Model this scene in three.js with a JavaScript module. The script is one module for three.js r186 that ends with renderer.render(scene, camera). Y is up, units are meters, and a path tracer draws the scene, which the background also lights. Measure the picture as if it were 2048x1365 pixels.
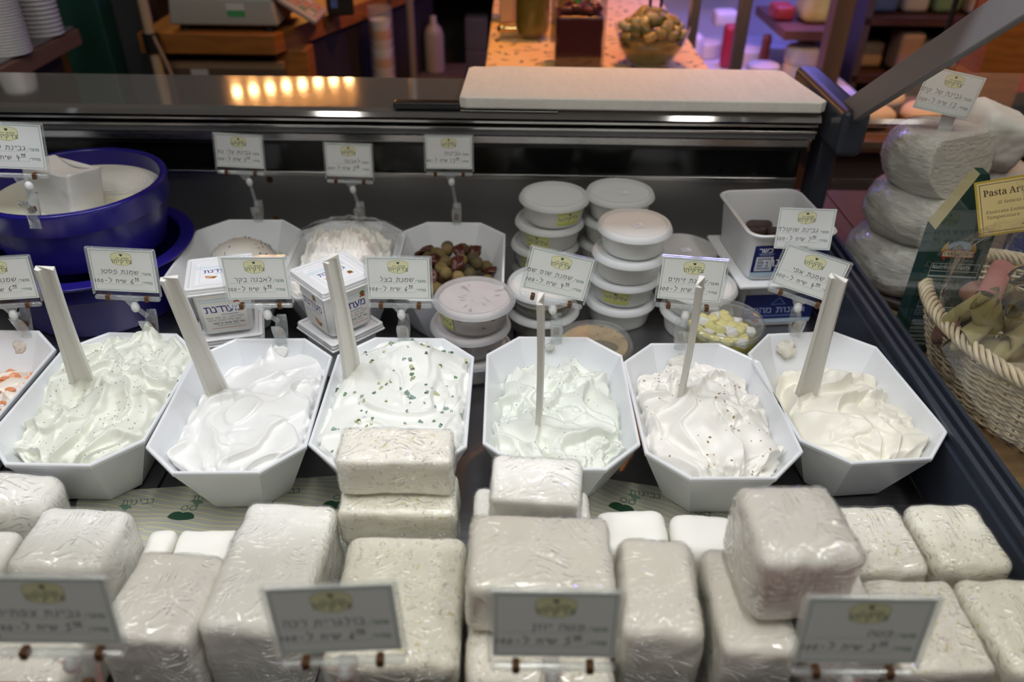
import * as THREE from 'three';
import { RoundedBoxGeometry } from 'three/addons/geometries/RoundedBoxGeometry.js';
import { mergeGeometries, toCreasedNormals } from 'three/addons/utils/BufferGeometryUtils.js';
import { ImprovedNoise } from 'three/addons/math/ImprovedNoise.js';
import { RectAreaLightUniformsLib } from 'three/addons/lights/RectAreaLightUniformsLib.js';

// ------------------------------------------------------------------ camera, exposure, large lights
// Metres; y = 0 is the steel deck of the chilled case, z = 0 is where the photographer stands, the case runs along x.
const scene = new THREE.Scene();
scene.background = new THREE.Color(0x000000);
const camera = new THREE.PerspectiveCamera(46.2, 2048 / 1365, 0.05, 40);
camera.position.set(0, 0.7, 0);
camera.rotation.order = 'YXZ';
camera.rotation.set(THREE.MathUtils.degToRad(-34), 0, 0.0135);
camera.focus = 0.98;
camera.userData.fStop = 3.4;
const renderer = new THREE.WebGLRenderer({ antialias: true });
renderer.toneMapping = THREE.LinearToneMapping;
renderer.toneMappingExposure = 1.0;
renderer.shadowMap.enabled = true;
RectAreaLightUniformsLib.init();

const FLOOR = -0.85, CEIL = 2.1;
// the market hall's ceiling lights above the customers' side, long along z
const TUBES = [[-0.95, -0.35, 14.8], [0.05, -0.35, 14.8], [1.05, -0.35, 14.8], [-0.9, 1.5, 7], [0.9, 1.5, 7]];
for (const [x, z, e] of TUBES) {
  const w = 0.2, d = 1.2;
  const l = new THREE.RectAreaLight(0xf7f5ee, e, w, d);
  l.name = 'ceiling_tube_light';
  l.position.set(x, CEIL - 0.075, z); l.lookAt(x, -5, z);
  scene.add(l);
}
// the case lamp: a long cool tube in a deep shade above the open case
const LAMP = { x: -0.25, y: 0.93, z: -0.83, len: 1.6, w: 0.008 };
{
  const l = new THREE.RectAreaLight(0xf0f4ff, 122, LAMP.len, LAMP.w);
  l.name = 'case_lamp_light';
  l.position.set(LAMP.x, LAMP.y - 0.012, LAMP.z); l.lookAt(LAMP.x, -5, LAMP.z);
  scene.add(l);
}

// ------------------------------------------------------------------ helpers
let seed = 20240517;
const rnd = () => { seed = (seed + 0x6d2b79f5) | 0; let t = Math.imul(seed ^ (seed >>> 15), 1 | seed); t = (t + Math.imul(t ^ (t >>> 7), 61 | t)) ^ t; return ((t ^ (t >>> 14)) >>> 0) / 4294967296; };
const rr = (a, b) => a + (b - a) * rnd();
const perlin = new ImprovedNoise();
const ns = (x, y = 0, z = 0) => perlin.noise(x + 31.7, y + 17.3, z + 9.1);
const fbm = (x, y, z = 0, o = 4) => { let s = 0, a = 0.5, f = 1; for (let i = 0; i < o; i++) { s += a * ns(x * f, y * f, z * f); a *= 0.5; f *= 2.03; } return s; };
const clamp = (x, a = 0, b = 1) => Math.min(b, Math.max(a, x));
const smooth = (a, b, x) => { const t = clamp((x - a) / (b - a)); return t * t * (3 - 2 * t); };
const mix = (a, b, t) => a + (b - a) * t;
const D = THREE.MathUtils.degToRad;
const V = (x, y, z) => new THREE.Vector3(x, y, z);

const used = new Map();
const numbered = (n) => { const k = used.get(n) ?? 0; used.set(n, k + 1); return k ? `${n}_${String(k).padStart(3, '0')}` : n; };
function tag(o, label, category, group, kind) {
  if (label) o.userData.label = label;
  if (category) o.userData.category = category;
  if (group) o.userData.group = group;
  if (kind) o.userData.kind = kind;
  return o;
}
const lit = (m) => { m.castShadow = true; m.receiveShadow = true; return m; };
function thing(name, label, category, pos = [0, 0, 0], turn = 0, group) {
  const o = new THREE.Group(); o.name = numbered(name); scene.add(o);
  o.position.set(...pos); o.rotation.y = turn;
  return tag(o, label, category, group);
}
function part(name, g, m, parent, label) {
  const o = lit(new THREE.Mesh(Array.isArray(g) ? merge(g) : g, m)); o.name = name; parent.add(o);
  if (label) o.userData.label = label;
  return o;
}
function solo(name, g, m, label, category, group, kind) {
  const o = lit(new THREE.Mesh(Array.isArray(g) ? merge(g) : g, m)); o.name = numbered(name); scene.add(o);
  return tag(o, label, category, group, kind);
}
function struct(name, g, m, label, parent) {
  const o = lit(new THREE.Mesh(Array.isArray(g) ? merge(g) : g, m)); o.name = parent ? name : numbered(name); (parent ?? scene).add(o);
  if (!parent) { o.userData.kind = 'structure'; if (label) o.userData.label = label; }
  return o;
}
function copy(o, pos, turn, label) {
  const c = o.clone(); c.name = numbered(o.name.replace(/_\d{3}$/, '')); scene.add(c);
  c.userData = { ...o.userData };
  if (pos) c.position.set(...pos);
  if (turn !== undefined) c.rotation.y = turn;
  if (label) c.userData.label = label;
  return c;
}
const merge = (list) => mergeGeometries(list.map((g) => { const q = g.index ? g.toNonIndexed() : g.clone(); for (const k of Object.keys(q.attributes)) if (!['position', 'normal', 'uv'].includes(k)) q.deleteAttribute(k); if (!q.attributes.normal) q.computeVertexNormals(); if (!q.attributes.uv) q.setAttribute('uv', new THREE.BufferAttribute(new Float32Array(q.attributes.position.count * 2), 2)); return q; }));
const mv = (g, x = 0, y = 0, z = 0) => g.translate(x, y, z);
// uv in metres from the direction each face points
function metreUV(g) {
  const q = g.index ? g.toNonIndexed() : g, p = q.attributes.position, uv = new Float32Array(p.count * 2), a = V(0, 0, 0), b = V(0, 0, 0), c = V(0, 0, 0);
  for (let i = 0; i < p.count; i += 3) {
    a.fromBufferAttribute(p, i); b.fromBufferAttribute(p, i + 1).sub(a); c.fromBufferAttribute(p, i + 2).sub(a); b.cross(c);
    const nx = Math.abs(b.x), ny = Math.abs(b.y), nz = Math.abs(b.z);
    for (let k = 0; k < 3; k++) {
      const x = p.getX(i + k), y = p.getY(i + k), z = p.getZ(i + k);
      const [u, v] = ny >= nx && ny >= nz ? [x, z] : nx >= nz ? [z, y] : [x, y];
      uv[(i + k) * 2] = u; uv[(i + k) * 2 + 1] = v;
    }
  }
  q.setAttribute('uv', new THREE.BufferAttribute(uv, 2));
  return q;
}
const rbox = (w, h, d, r = 0.003, x = 0, y = 0, z = 0, s = 2) => metreUV(mv(new RoundedBoxGeometry(w, h, d, s, Math.min(r, w / 2.01, h / 2.01, d / 2.01)), x, y, z));
const boxg = (w, h, d, x = 0, y = 0, z = 0) => metreUV(mv(new THREE.BoxGeometry(w, h, d), x, y, z));
const cyl = (r0, r1, h, n = 24, x = 0, y = 0, z = 0) => mv(new THREE.CylinderGeometry(r0, r1, h, n), x, y, z);
const lathe = (pts, n = 48) => new THREE.LatheGeometry(pts.map(([r, y]) => new THREE.Vector2(r, y)), n);
const tube = (pts, r, n = 24, m = 8, closed = false) => new THREE.TubeGeometry(new THREE.CatmullRomCurve3(pts.map((p) => V(...p)), closed), n, r, m, closed);
// shared smooth normals over coincident vertices
function smoothed(g) {
  g.computeVertexNormals();
  const p = g.attributes.position, n = g.attributes.normal, acc = new Map(), key = (i) => `${Math.round(p.getX(i) * 2e5)},${Math.round(p.getY(i) * 2e5)},${Math.round(p.getZ(i) * 2e5)}`, keys = [];
  for (let i = 0; i < p.count; i++) { const k = keys[i] = key(i); let a = acc.get(k); if (!a) acc.set(k, a = [0, 0, 0]); a[0] += n.getX(i); a[1] += n.getY(i); a[2] += n.getZ(i); }
  for (let i = 0; i < p.count; i++) { const [x, y, z] = acc.get(keys[i]), l = Math.hypot(x, y, z) || 1; n.setXYZ(i, x / l, y / l, z / l); }
  return g;
}
// a lump with rounded edges whose faces are fine enough to be dented: push(p, n) gives the displacement along n
function lump(w, h, d, r, cell, push) {
  const nx = Math.max(4, Math.round(w / cell)), ny = Math.max(4, Math.round(h / cell)), nz = Math.max(4, Math.round(d / cell));
  const g = new THREE.BoxGeometry(w, h, d, nx, ny, nz), p = g.attributes.position, uv = g.attributes.uv, n = V(0, 0, 0), q = V(0, 0, 0), v = V(0, 0, 0);
  const dims = [[d, h], [d, h], [w, d], [w, d], [w, h], [w, h]];
  for (let gi = 0; gi < 6; gi++) { const gr = g.groups[gi], seen = new Set(); for (let i = gr.start; i < gr.start + gr.count; i++) { const k = g.index.getX(i); if (seen.has(k)) continue; seen.add(k); uv.setXY(k, uv.getX(k) * dims[gi][0] + gi * 0.13, uv.getY(k) * dims[gi][1] + gi * 0.07); } }
  for (let i = 0; i < p.count; i++) {
    v.fromBufferAttribute(p, i);
    q.set(clamp(v.x, -w / 2 + r, w / 2 - r), clamp(v.y, -h / 2 + r, h / 2 - r), clamp(v.z, -d / 2 + r, d / 2 - r));
    n.copy(v).sub(q).normalize();
    v.copy(q).addScaledVector(n, r);
    if (push) v.addScaledVector(n, push(v, n));
    p.setXYZ(i, v.x, v.y, v.z);
  }
  g.clearGroups();
  return smoothed(g);
}
// points offset outwards along their normals
function inflated(g, t) {
  const q = g.clone(), p = q.attributes.position, n = q.attributes.normal;
  for (let i = 0; i < p.count; i++) p.setXYZ(i, p.getX(i) + n.getX(i) * t, p.getY(i) + n.getY(i) * t, p.getZ(i) + n.getZ(i) * t);
  return q;
}

// ------------------------------------------------------------------ textures
function canvasTex(w, h, draw, wrap) {
  const c = document.createElement('canvas'); c.width = w; c.height = h;
  draw(c.getContext('2d'), w, h);
  const t = new THREE.CanvasTexture(c); t.colorSpace = THREE.SRGBColorSpace;
  if (wrap) t.wrapS = t.wrapT = THREE.RepeatWrapping;
  return t;
}
function dataTex(n, f, size, srgb) {       // f(u, v) -> grey or [r,g,b], 0..1; mirrored so that it goes on without seams; size = metres across
  const a = new Uint8Array(n * n * 4);
  for (let y = 0; y < n; y++) for (let x = 0; x < n; x++) { const k = f(x / n, y / n), q = Array.isArray(k) ? k : [k, k, k]; for (let c = 0; c < 3; c++) a[(y * n + x) * 4 + c] = 255 * clamp(q[c]); a[(y * n + x) * 4 + 3] = 255; }
  const t = new THREE.DataTexture(a, n, n); t.magFilter = THREE.LinearFilter; t.minFilter = THREE.LinearFilter;
  t.wrapS = t.wrapT = THREE.MirroredRepeatWrapping; if (srgb) t.colorSpace = THREE.SRGBColorSpace;
  t.repeat.set(1 / size, 1 / size); t.needsUpdate = true;
  return t;
}
// Hebrew letters as pen strokes (x right, y down, the letter body is 1 high)
const ALEF = {
  'א': [0.95, [[0, 0], [0.85, 1]], [[0.8, 0], [0.8, 0.3], [0.52, 0.58]], [[0.05, 1], [0.05, 0.7], [0.32, 0.4]]],
  'ב': [0.9, [[0, 0.04], [0.55, 0.04], [0.7, 0.18], [0.7, 1]], [[0, 1], [0.88, 1]]],
  'ג': [0.62, [[0.1, 0.04], [0.42, 0.04], [0.52, 1]], [[0.46, 0.65], [0, 1]]],
  'ד': [0.88, [[0, 0.04], [0.85, 0.04]], [[0.66, 0.04], [0.66, 1]]],
  'ה': [0.88, [[0, 0.04], [0.65, 0.04], [0.8, 0.18], [0.8, 1]], [[0.12, 0.42], [0.12, 1]]],
  'ו': [0.42, [[0, 0.04], [0.22, 0.04], [0.32, 0.16], [0.32, 1]]],
  'ז': [0.5, [[0, 0.04], [0.5, 0.04]], [[0.28, 0.04], [0.22, 1]]],
  'ח': [0.9, [[0, 0.04], [0.65, 0.04], [0.8, 0.18], [0.8, 1]], [[0.14, 0.04], [0.14, 1]]],
  'ט': [0.95, [[0.3, 0.25], [0.12, 0.04], [0.05, 0.5], [0.1, 1], [0.8, 1], [0.9, 0.5], [0.75, 0.06], [0.5, 0.12]]],
  'י': [0.4, [[0, 0.04], [0.2, 0.04], [0.3, 0.14], [0.3, 0.45]]],
  'כ': [0.8, [[0, 0.04], [0.5, 0.04], [0.7, 0.25], [0.7, 0.78], [0.5, 1], [0, 1]]],
  'ל': [0.82, [[0.1, -0.4], [0.1, 0.04], [0.74, 0.04], [0.72, 0.45], [0.35, 1]]],
  'מ': [0.98, [[0.05, 0], [0.2, 0.3], [0.04, 1]], [[0.2, 0.3], [0.5, 0.03], [0.78, 0.12], [0.86, 0.5], [0.86, 1], [0.42, 1]]],
  'ם': [0.9, [[0, 0.04], [0.62, 0.04], [0.78, 0.2], [0.78, 1], [0.12, 1], [0.12, 0.04]]],
  'נ': [0.6, [[0.1, 0.04], [0.32, 0.04], [0.46, 0.18], [0.46, 1], [0, 1]]],
  'ן': [0.42, [[0, 0.04], [0.22, 0.04], [0.32, 0.16], [0.32, 1.4]]],
  'ס': [0.95, [[0, 0.04], [0.68, 0.04], [0.86, 0.4], [0.7, 0.9], [0.45, 1], [0.2, 0.85], [0.1, 0.4], [0.16, 0.04]]],
  'ע': [0.9, [[0.08, 0], [0.22, 0.4], [0.48, 0.92]], [[0.8, 0], [0.74, 0.55], [0.46, 0.95], [0, 1.12]]],
  'פ': [0.9, [[0.35, 0.5], [0.12, 0.5], [0.12, 0.04], [0.6, 0.04], [0.8, 0.25], [0.8, 0.8], [0.62, 1], [0, 1]]],
  'צ': [0.9, [[0.04, 0], [0.78, 0.92]], [[0.8, 0], [0.76, 0.3], [0.45, 0.5]], [[0, 1], [0.82, 1]]],
  'ק': [0.9, [[0, 0.04], [0.72, 0.04], [0.8, 0.2], [0.72, 0.5], [0.48, 0.82]], [[0.14, 0.42], [0.14, 1.4]]],
  'ר': [0.82, [[0, 0.04], [0.55, 0.04], [0.72, 0.2], [0.72, 1]]],
  'ש': [1.1, [[0.02, 0], [0.14, 1], [0.55, 1], [0.85, 0.7], [1, 0]], [[0.52, 0], [0.46, 0.45], [0.1, 0.66]]],
  'ת': [0.95, [[0, 0.04], [0.66, 0.04], [0.84, 0.2], [0.84, 1]], [[0.24, 0.04], [0.24, 0.85], [0.16, 1], [0, 1]]],
  ' ': [0.5], ':': [0.3, [[0.1, 0.3], [0.1, 0.36]], [[0.1, 0.9], [0.1, 0.96]]], '-': [0.6, [[0.1, 0.55], [0.5, 0.55]]], '"': [0.35, [[0.08, 0], [0.06, 0.25]], [[0.24, 0], [0.22, 0.25]]], "'": [0.25, [[0.1, 0], [0.06, 0.25]]], '.': [0.25, [[0.1, 0.95], [0.1, 1]]],
  0: [0.75, [[0.35, 0], [0.1, 0.2], [0.06, 0.7], [0.3, 1], [0.58, 0.8], [0.62, 0.3], [0.35, 0]]], 1: [0.35, [[0.12, 0], [0.12, 1]]], 3: [0.7, [[0.05, 0.05], [0.5, 0.05], [0.25, 0.4], [0.55, 0.65], [0.4, 1], [0.02, 0.95]]],
  4: [0.75, [[0.2, 0], [0.05, 0.6], [0.6, 0.55]], [[0.45, 0.2], [0.42, 1.05]]], 5: [0.7, [[0.55, 0], [0.15, 0], [0.1, 0.4], [0.5, 0.5], [0.5, 0.9], [0.05, 1]]], 6: [0.7, [[0.45, 0], [0.1, 0.5], [0.15, 0.95], [0.5, 0.95], [0.5, 0.6], [0.15, 0.6]]],
  7: [0.65, [[0.02, 0.05], [0.55, 0], [0.25, 1]]], 9: [0.7, [[0.5, 0.35], [0.15, 0.45], [0.1, 0.08], [0.5, 0.05], [0.5, 0.35], [0.4, 1]]], 8: [0.7, [[0.5, 0.1], [0.2, 0], [0.12, 0.25], [0.5, 0.7], [0.35, 1], [0.08, 0.8], [0.5, 0.3], [0.5, 0.1]]], 2: [0.7, [[0.08, 0.2], [0.3, 0], [0.55, 0.2], [0.05, 1], [0.6, 1]]],
};
const isNum = (c) => c >= '0' && c <= '9';
function hebWidth(s, size, gap = 0.2) { let w = 0; for (const c of s) w += ((ALEF[c]?.[0] ?? 0.5) + gap) * size; return w; }
// writes right to left, xr is the right edge; runs of digits keep their order
function heb(g, s, xr, y, size, lw, color, { gap = 0.2, slant = 0, wobble = 0, round = false } = {}) {
  g.strokeStyle = color; g.lineWidth = lw; g.lineCap = round ? 'round' : 'square'; g.lineJoin = 'round';
  const out = []; let run = '';
  for (const c of s) { if (isNum(c)) run = c + run; else { out.push(...run, c); run = ''; } }
  out.push(...run);
  let x = xr;
  for (const c of out) {
    const [w, ...strokes] = ALEF[c] ?? [0.5]; x -= (w + gap) * size;
    const dy = wobble ? rr(-wobble, wobble) * size : 0;
    for (const st of strokes) {
      const pts = st.map(([a, b]) => [x + (a + gap / 2) * size + slant * (1 - b) * size + (wobble ? rr(-wobble, wobble) * size : 0), y + b * size + dy + (wobble ? rr(-wobble, wobble) * size : 0)]);
      g.beginPath(); g.moveTo(...pts[0]);
      if (round && pts.length > 2) { for (let i = 1; i < pts.length - 1; i++) g.quadraticCurveTo(...pts[i], (pts[i][0] + pts[i + 1][0]) / 2, (pts[i][1] + pts[i + 1][1]) / 2); g.lineTo(...pts.at(-1)); } else for (const q of pts.slice(1)) g.lineTo(...q);
      g.stroke();
    }
  }
  return x;
}
// the shop's badge, centred at (cx, cy), w wide
function badge(g, cx, cy, w, bg = '#ebe8bd') {
  const h = w * 0.66, x = cx - w / 2, y = cy - h / 2, k = (a, b) => [x + a * w, y + b * h];
  g.beginPath(); g.moveTo(...k(0.16, 0.08)); g.quadraticCurveTo(...k(0.5, -0.08), ...k(0.84, 0.08)); g.quadraticCurveTo(...k(0.97, 0.12), ...k(0.99, 0.3)); g.lineTo(...k(0.97, 0.72)); g.quadraticCurveTo(...k(0.96, 0.84), ...k(0.84, 0.9)); g.quadraticCurveTo(...k(0.5, 1.1), ...k(0.16, 0.9)); g.quadraticCurveTo(...k(0.04, 0.84), ...k(0.03, 0.72)); g.lineTo(...k(0.01, 0.3)); g.quadraticCurveTo(...k(0.03, 0.12), ...k(0.16, 0.08)); g.closePath();
  g.fillStyle = bg; g.fill(); g.strokeStyle = '#a3a35c'; g.lineWidth = w * 0.018; g.stroke();
  g.fillStyle = '#16463a'; g.beginPath(); g.moveTo(...k(0.43, 0.13)); g.quadraticCurveTo(...k(0.47, 0.08), ...k(0.5, 0.14)); g.quadraticCurveTo(...k(0.55, 0.08), ...k(0.58, 0.14)); g.quadraticCurveTo(...k(0.57, 0.26), ...k(0.52, 0.3)); g.quadraticCurveTo(...k(0.44, 0.25), ...k(0.43, 0.13)); g.fill();
  heb(g, 'מחלבת', cx + w * 0.36, y + h * 0.4, h * 0.09, w * 0.012, '#3b5a40'); heb(g, 'מאז', cx - w * 0.1, y + h * 0.4, h * 0.08, w * 0.01, '#55734f');
  g.strokeStyle = '#3b5a40'; g.lineWidth = w * 0.014; g.beginPath(); g.arc(cx, y + h * 0.4, h * 0.07, 0.2, 2.9); g.stroke();
  const s = h * 0.24, tw = hebWidth('צדקיהו', s, 0.3);
  heb(g, 'צדקיהו', cx + tw / 2, y + h * 0.57, s, w * 0.026, '#12453a', { gap: 0.3 });
}
function cardTex(name, price, w = 512) {
  return canvasTex(w, w * 0.72, (g, W, H) => {
    g.fillStyle = '#eef0ee'; g.fillRect(0, 0, W, H);
    g.strokeStyle = '#5f8f7c'; g.lineWidth = W * 0.006; g.strokeRect(W * 0.03, H * 0.035, W * 0.94, H * 0.93);
    badge(g, W * 0.5, H * 0.22, W * 0.33);
    const ink = '#1d1c2b', green = '#1f5a48';
    heb(g, 'מוצר:', W * 0.93, H * 0.53, H * 0.05, W * 0.007, green, { gap: 0.25 });
    heb(g, 'מחיר:', W * 0.93, H * 0.745, H * 0.05, W * 0.007, green, { gap: 0.25 });
    g.strokeStyle = '#7fa596'; g.lineWidth = W * 0.003;
    for (const y of [0.605, 0.825]) { g.beginPath(); g.moveTo(W * 0.07, H * y); g.lineTo(W * 0.77, H * y); g.stroke(); }
    const o = { gap: 0.28, slant: 0.18, wobble: 0.045, round: true };
    heb(g, name, W * 0.74, H * 0.485, H * 0.085, W * 0.0085, ink, o);
    let x = W * 0.72; const [a, b] = price.split('.');
    if (b) { heb(g, b, x, H * 0.655, H * 0.055, W * 0.0085, ink, { ...o, gap: 0.2 }); x -= hebWidth(b, H * 0.055, 0.2); g.lineWidth = W * 0.006; g.beginPath(); g.moveTo(x, H * 0.735); g.lineTo(W * 0.725, H * 0.727); g.stroke(); }
    x = heb(g, a, x, H * 0.685, H * 0.115, W * 0.009, ink, o) - W * 0.045;
    x = heb(g, 'ש"ח', x, H * 0.715, H * 0.075, W * 0.0085, ink, o) - W * 0.05;
    x = heb(g, 'ל-', x, H * 0.7, H * 0.09, W * 0.0085, ink, o) - W * 0.005;
    x = heb(g, '100', x, H * 0.72, H * 0.075, W * 0.0085, ink, o) - W * 0.03;
    heb(g, "גר'", x, H * 0.72, H * 0.075, W * 0.0085, ink, o);
  });
}
const steelTex = dataTex(1024, (u, v) => 0.6 + 0.22 * ns(u * 5, v * 260, 1) + 0.14 * ns(u * 24, v * 400, 2), 0.4);
const steelWear = dataTex(512, (u, v) => { return 0.5 + 0.12 * ns(u * 4, v * 240, 7) + 0.22 * fbm(u * 9, v * 9, 3); }, 0.6);
const mottle = dataTex(256, (u, v) => 0.5 + fbm(u * 9, v * 9, 4, 5), 0.25);
const filmTex = dataTex(512, (u, v) => {
  const wx = u + 0.12 * ns(u * 4, v * 4, 1), wy = v + 0.12 * ns(u * 4, v * 4, 5);
  const a = 1 - Math.abs(ns(wx * 26, wy * 5, 3)), b = 1 - Math.abs(ns((wx + wy) * 16, (wx - wy) * 5, 8)), c = 1 - Math.abs(ns(wx * 7, wy * 24, 14));
  const m1 = smooth(-0.05, 0.35, ns(u * 3.1, v * 3.1, 33)), m2 = smooth(0, 0.4, ns(u * 3.7, v * 3.7, 44)), m3 = smooth(0, 0.4, ns(u * 2.9, v * 2.9, 55));
  return 0.1 + m1 * 0.4 * Math.pow(a, 8) + m2 * 0.35 * Math.pow(b, 9) + (0.25 + m3) * 0.5 * Math.pow(c, 7) + 0.22 * fbm(u * 5, v * 5, 2, 2);
}, 0.13);
const pitTex = (seedz, [r, g, b]) => dataTex(512, (u, v) => {
  const f = fbm(u * 30, v * 24, seedz, 3), q = ns(u * 17, v * 11, seedz + 3), c = ns(u * 90, v * 90, seedz);
  const pit = smooth(0.17, 0.25, f) * smooth(0.06, 0.2, q), k = 1 + 0.05 * fbm(u * 5, v * 5, seedz) + 0.03 * c;
  return [r * k * (1 - 0.07 * pit), g * k * (1 - 0.1 * pit), b * k * (1 - 0.24 * pit)];
}, 0.13, true);
const pitBump = dataTex(512, (u, v) => { const f = fbm(u * 30, v * 24, 2, 3), q = ns(u * 17, v * 11, 5); return 0.75 - 0.6 * smooth(0.17, 0.25, f) * smooth(0.06, 0.2, q) + 0.2 * fbm(u * 22, v * 22, 6); }, 0.13);
const woodTex = (dark, light, n = 512, size = 0.5, k = 1) => dataTex(n, (u, v) => {
  const w = v * 14 + 1.2 * fbm(u * 2.2, v * 5, 3), ring = 0.5 + 0.5 * Math.sin(w * 9 * k + 2 * ns(u * 3, v * 3)), fine = 0.5 + 0.5 * ns(u * 9, v * 160, 4), t = clamp(0.3 + 0.2 * ring + 0.3 * fine + 0.3 * fbm(u * 4, v * 12, 9));
  return dark.map((d, i) => mix(d, light[i], t));
}, size, true);

// ------------------------------------------------------------------ materials (linear real-world colours)
const C = (r, g, b) => new THREE.Color().setRGB(r, g, b);
const std = (c, rough, o = {}) => new THREE.MeshStandardMaterial({ color: Array.isArray(c) ? C(...c) : c, roughness: rough, ...o });
const phy = (c, rough, o = {}) => new THREE.MeshPhysicalMaterial({ color: Array.isArray(c) ? C(...c) : c, roughness: rough, ...o });
const M = {
  steel: std([0.56, 0.555, 0.55], 0.5, { metalness: 1, roughnessMap: steelTex, bumpMap: steelTex, bumpScale: 0.00001 }),
  counter: std([0.55, 0.53, 0.51], 0.1, { metalness: 0.8, roughnessMap: steelTex }),
  deck: std([0.3, 0.3, 0.31], 0.75, { metalness: 1, roughnessMap: steelWear, bumpMap: steelTex, bumpScale: 0.000008 }),
  alu: std([0.62, 0.61, 0.59], 0.28, { metalness: 1 }),
  black: std([0.012, 0.013, 0.013], 0.35),
  blackGlass: phy([0.012, 0.014, 0.013], 0.12),
  navy: std([0.035, 0.042, 0.06], 0.35),
  greyPaint: std([0.2, 0.2, 0.21], 0.5),
  melamine: phy([0.8, 0.82, 0.85], 0.22, { clearcoat: 0.3, clearcoatRoughness: 0.1 }),
  spatula: phy([0.84, 0.82, 0.765], 0.32, { transmission: 0.12 }),
  acrylic: phy([0.93, 0.95, 0.95], 0.08, { transmission: 0.86, ior: 1.6 }),
  sheet: phy([0.99, 0.99, 0.99], 0.04, { transmission: 1, ior: 1.45 }),
  knob: phy([0.86, 0.86, 0.85], 0.4, { transmission: 0.2 }),
  rust: std([0.12, 0.055, 0.02], 0.7, { metalness: 0.4, bumpMap: mottle, bumpScale: 0.0006 }),
  glass: phy([0.985, 0.99, 0.988], 0.01, { transmission: 1, ior: 1.5 }),
  film: phy([0.99, 0.99, 0.99], 0.06, { transmission: 1, ior: 1.65, bumpMap: filmTex, bumpScale: 0.0032 }),
  tubBody: phy([0.86, 0.86, 0.81], 0.42, { transmission: 0.25 }),
  tubLid: phy([0.9, 0.91, 0.91], 0.5, { transmission: 0.5, specularIntensity: 0.35 }),
  tubClear: phy([0.93, 0.94, 0.93], 0.18, { transmission: 0.88 }),
  whitePlastic: phy([0.84, 0.845, 0.85], 0.28, { clearcoat: 0.2 }),
  blue: phy([0.018, 0.012, 0.2], 0.26, { clearcoat: 0.3, clearcoatRoughness: 0.15 }),
  brine: phy([0.84, 0.82, 0.64], 0.06, { clearcoat: 0.6 }),
  curd: std([0.88, 0.87, 0.83], 0.62, { bumpMap: mottle, bumpScale: 0.0008 }),
};

// ------------------------------------------------------------------ the market hall
const hallWall = std([0.05, 0.036, 0.028], 0.8, { bumpMap: mottle, bumpScale: 0.002 });
const floorTile = std([0.12, 0.1, 0.085], 0.45, { bumpMap: mottle, bumpScale: 0.001 });
struct('floor', boxg(11, 0.1, 12, 0, FLOOR - 0.05, -2), floorTile, 'dark stone floor of the market hall');
struct('ceiling', boxg(11, 0.12, 12, 0, CEIL + 0.06, -2), std([0.18, 0.16, 0.14], 0.9), 'plain ceiling of the market hall');
struct('wall_back', boxg(11, 3.2, 0.12, 0, 0.65, -7.9), hallWall, 'dark wall behind the market stalls');
struct('wall_front', boxg(11, 3.2, 0.12, 0, 0.65, 3.9), hallWall, 'wall across the market aisle');
struct('wall_left', boxg(0.12, 3.2, 12, -5.4, 0.65, -2), hallWall, 'dark left side of the hall');
struct('wall_right', boxg(0.12, 3.2, 12, 5.4, 0.65, -2), hallWall, 'dark right side of the hall');
{
  const glow = std([0.9, 0.9, 0.9], 0.6, { emissive: C(1, 0.98, 0.97), emissiveIntensity: 1.5 });
  for (const [x, z] of TUBES) {
    const t = thing('ceiling_light', z < 0 ? 'long white ceiling light over the front of the deli case' : 'long white ceiling light over the customer aisle', 'lamp', [x, CEIL, z], 0, z < 0 ? 'ceiling lights over the deli case' : 'ceiling lights over the aisle');
    part('frame', [boxg(0.24, 0.06, 0.02, 0, -0.03, 0.61), boxg(0.24, 0.06, 0.02, 0, -0.03, -0.61), boxg(0.02, 0.06, 1.2, 0.11, -0.03, 0), boxg(0.02, 0.06, 1.2, -0.11, -0.03, 0)], M.alu, t);
    part('diffuser', boxg(0.2, 0.02, 1.2, 0, -0.05, 0), glow, t);
  }
}

// ------------------------------------------------------------------ the chilled display case
const X0 = -1.1, X1 = 0.505, XG = 0.535;
const kase = thing('display_case', 'long stainless steel chilled deli display case with dark navy side frame', 'display case', [0, 0, 0]);
const W = X1 - X0, XM = (X0 + X1) / 2;
part('base_cabinet', boxg(W + 0.06, -FLOOR - 0.012, 1.14, XM + 0.015, (FLOOR - 0.012) / 2, -0.915), M.greyPaint, kase);
for (const [a, b] of [[X0, -0.43], [-0.43, 0.005], [0.005, X1]]) part('deck_plate', rbox(b - a - 0.003, 0.012, 1.0, 0.0018, (a + b) / 2, -0.006, -0.86), M.deck, kase);
const wall = part('back_wall', boxg(W, 0.138, 0.012, XM, 0.069, -1.366), std([0.5, 0.49, 0.48], 0.38, { metalness: 0.9 }), kase);
{ // two rusty bolt holes in the back wall
  for (const [x, y] of [[-0.442, 0.128], [-0.442, 0.052]]) { const o = part('bolt', mv(new THREE.SphereGeometry(0.006, 12, 8).scale(1, 1, 0.4), x, y, -1.359), M.rust, wall, 'rusty bolt head'); o.rotation.z = 0; }
}
part('back_lip', rbox(W, 0.009, 0.014, 0.002, XM, 0.1425, -1.36), M.alu, kase);
part('dark_panel', boxg(W, 0.064, 0.01, XM, 0.179, -1.364), M.blackGlass, kase);
part('lower_band', rbox(W, 0.0145, 0.012, 0.002, XM, 0.2195, -1.335), M.steel, kase);
part('rail_backing', boxg(W, 0.054, 0.05, XM, 0.231, -1.36), M.black, kase);
part('grey_rail', rbox(W, 0.010, 0.012, 0.0015, XM, 0.2385, -1.316), M.greyPaint, kase);
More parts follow.
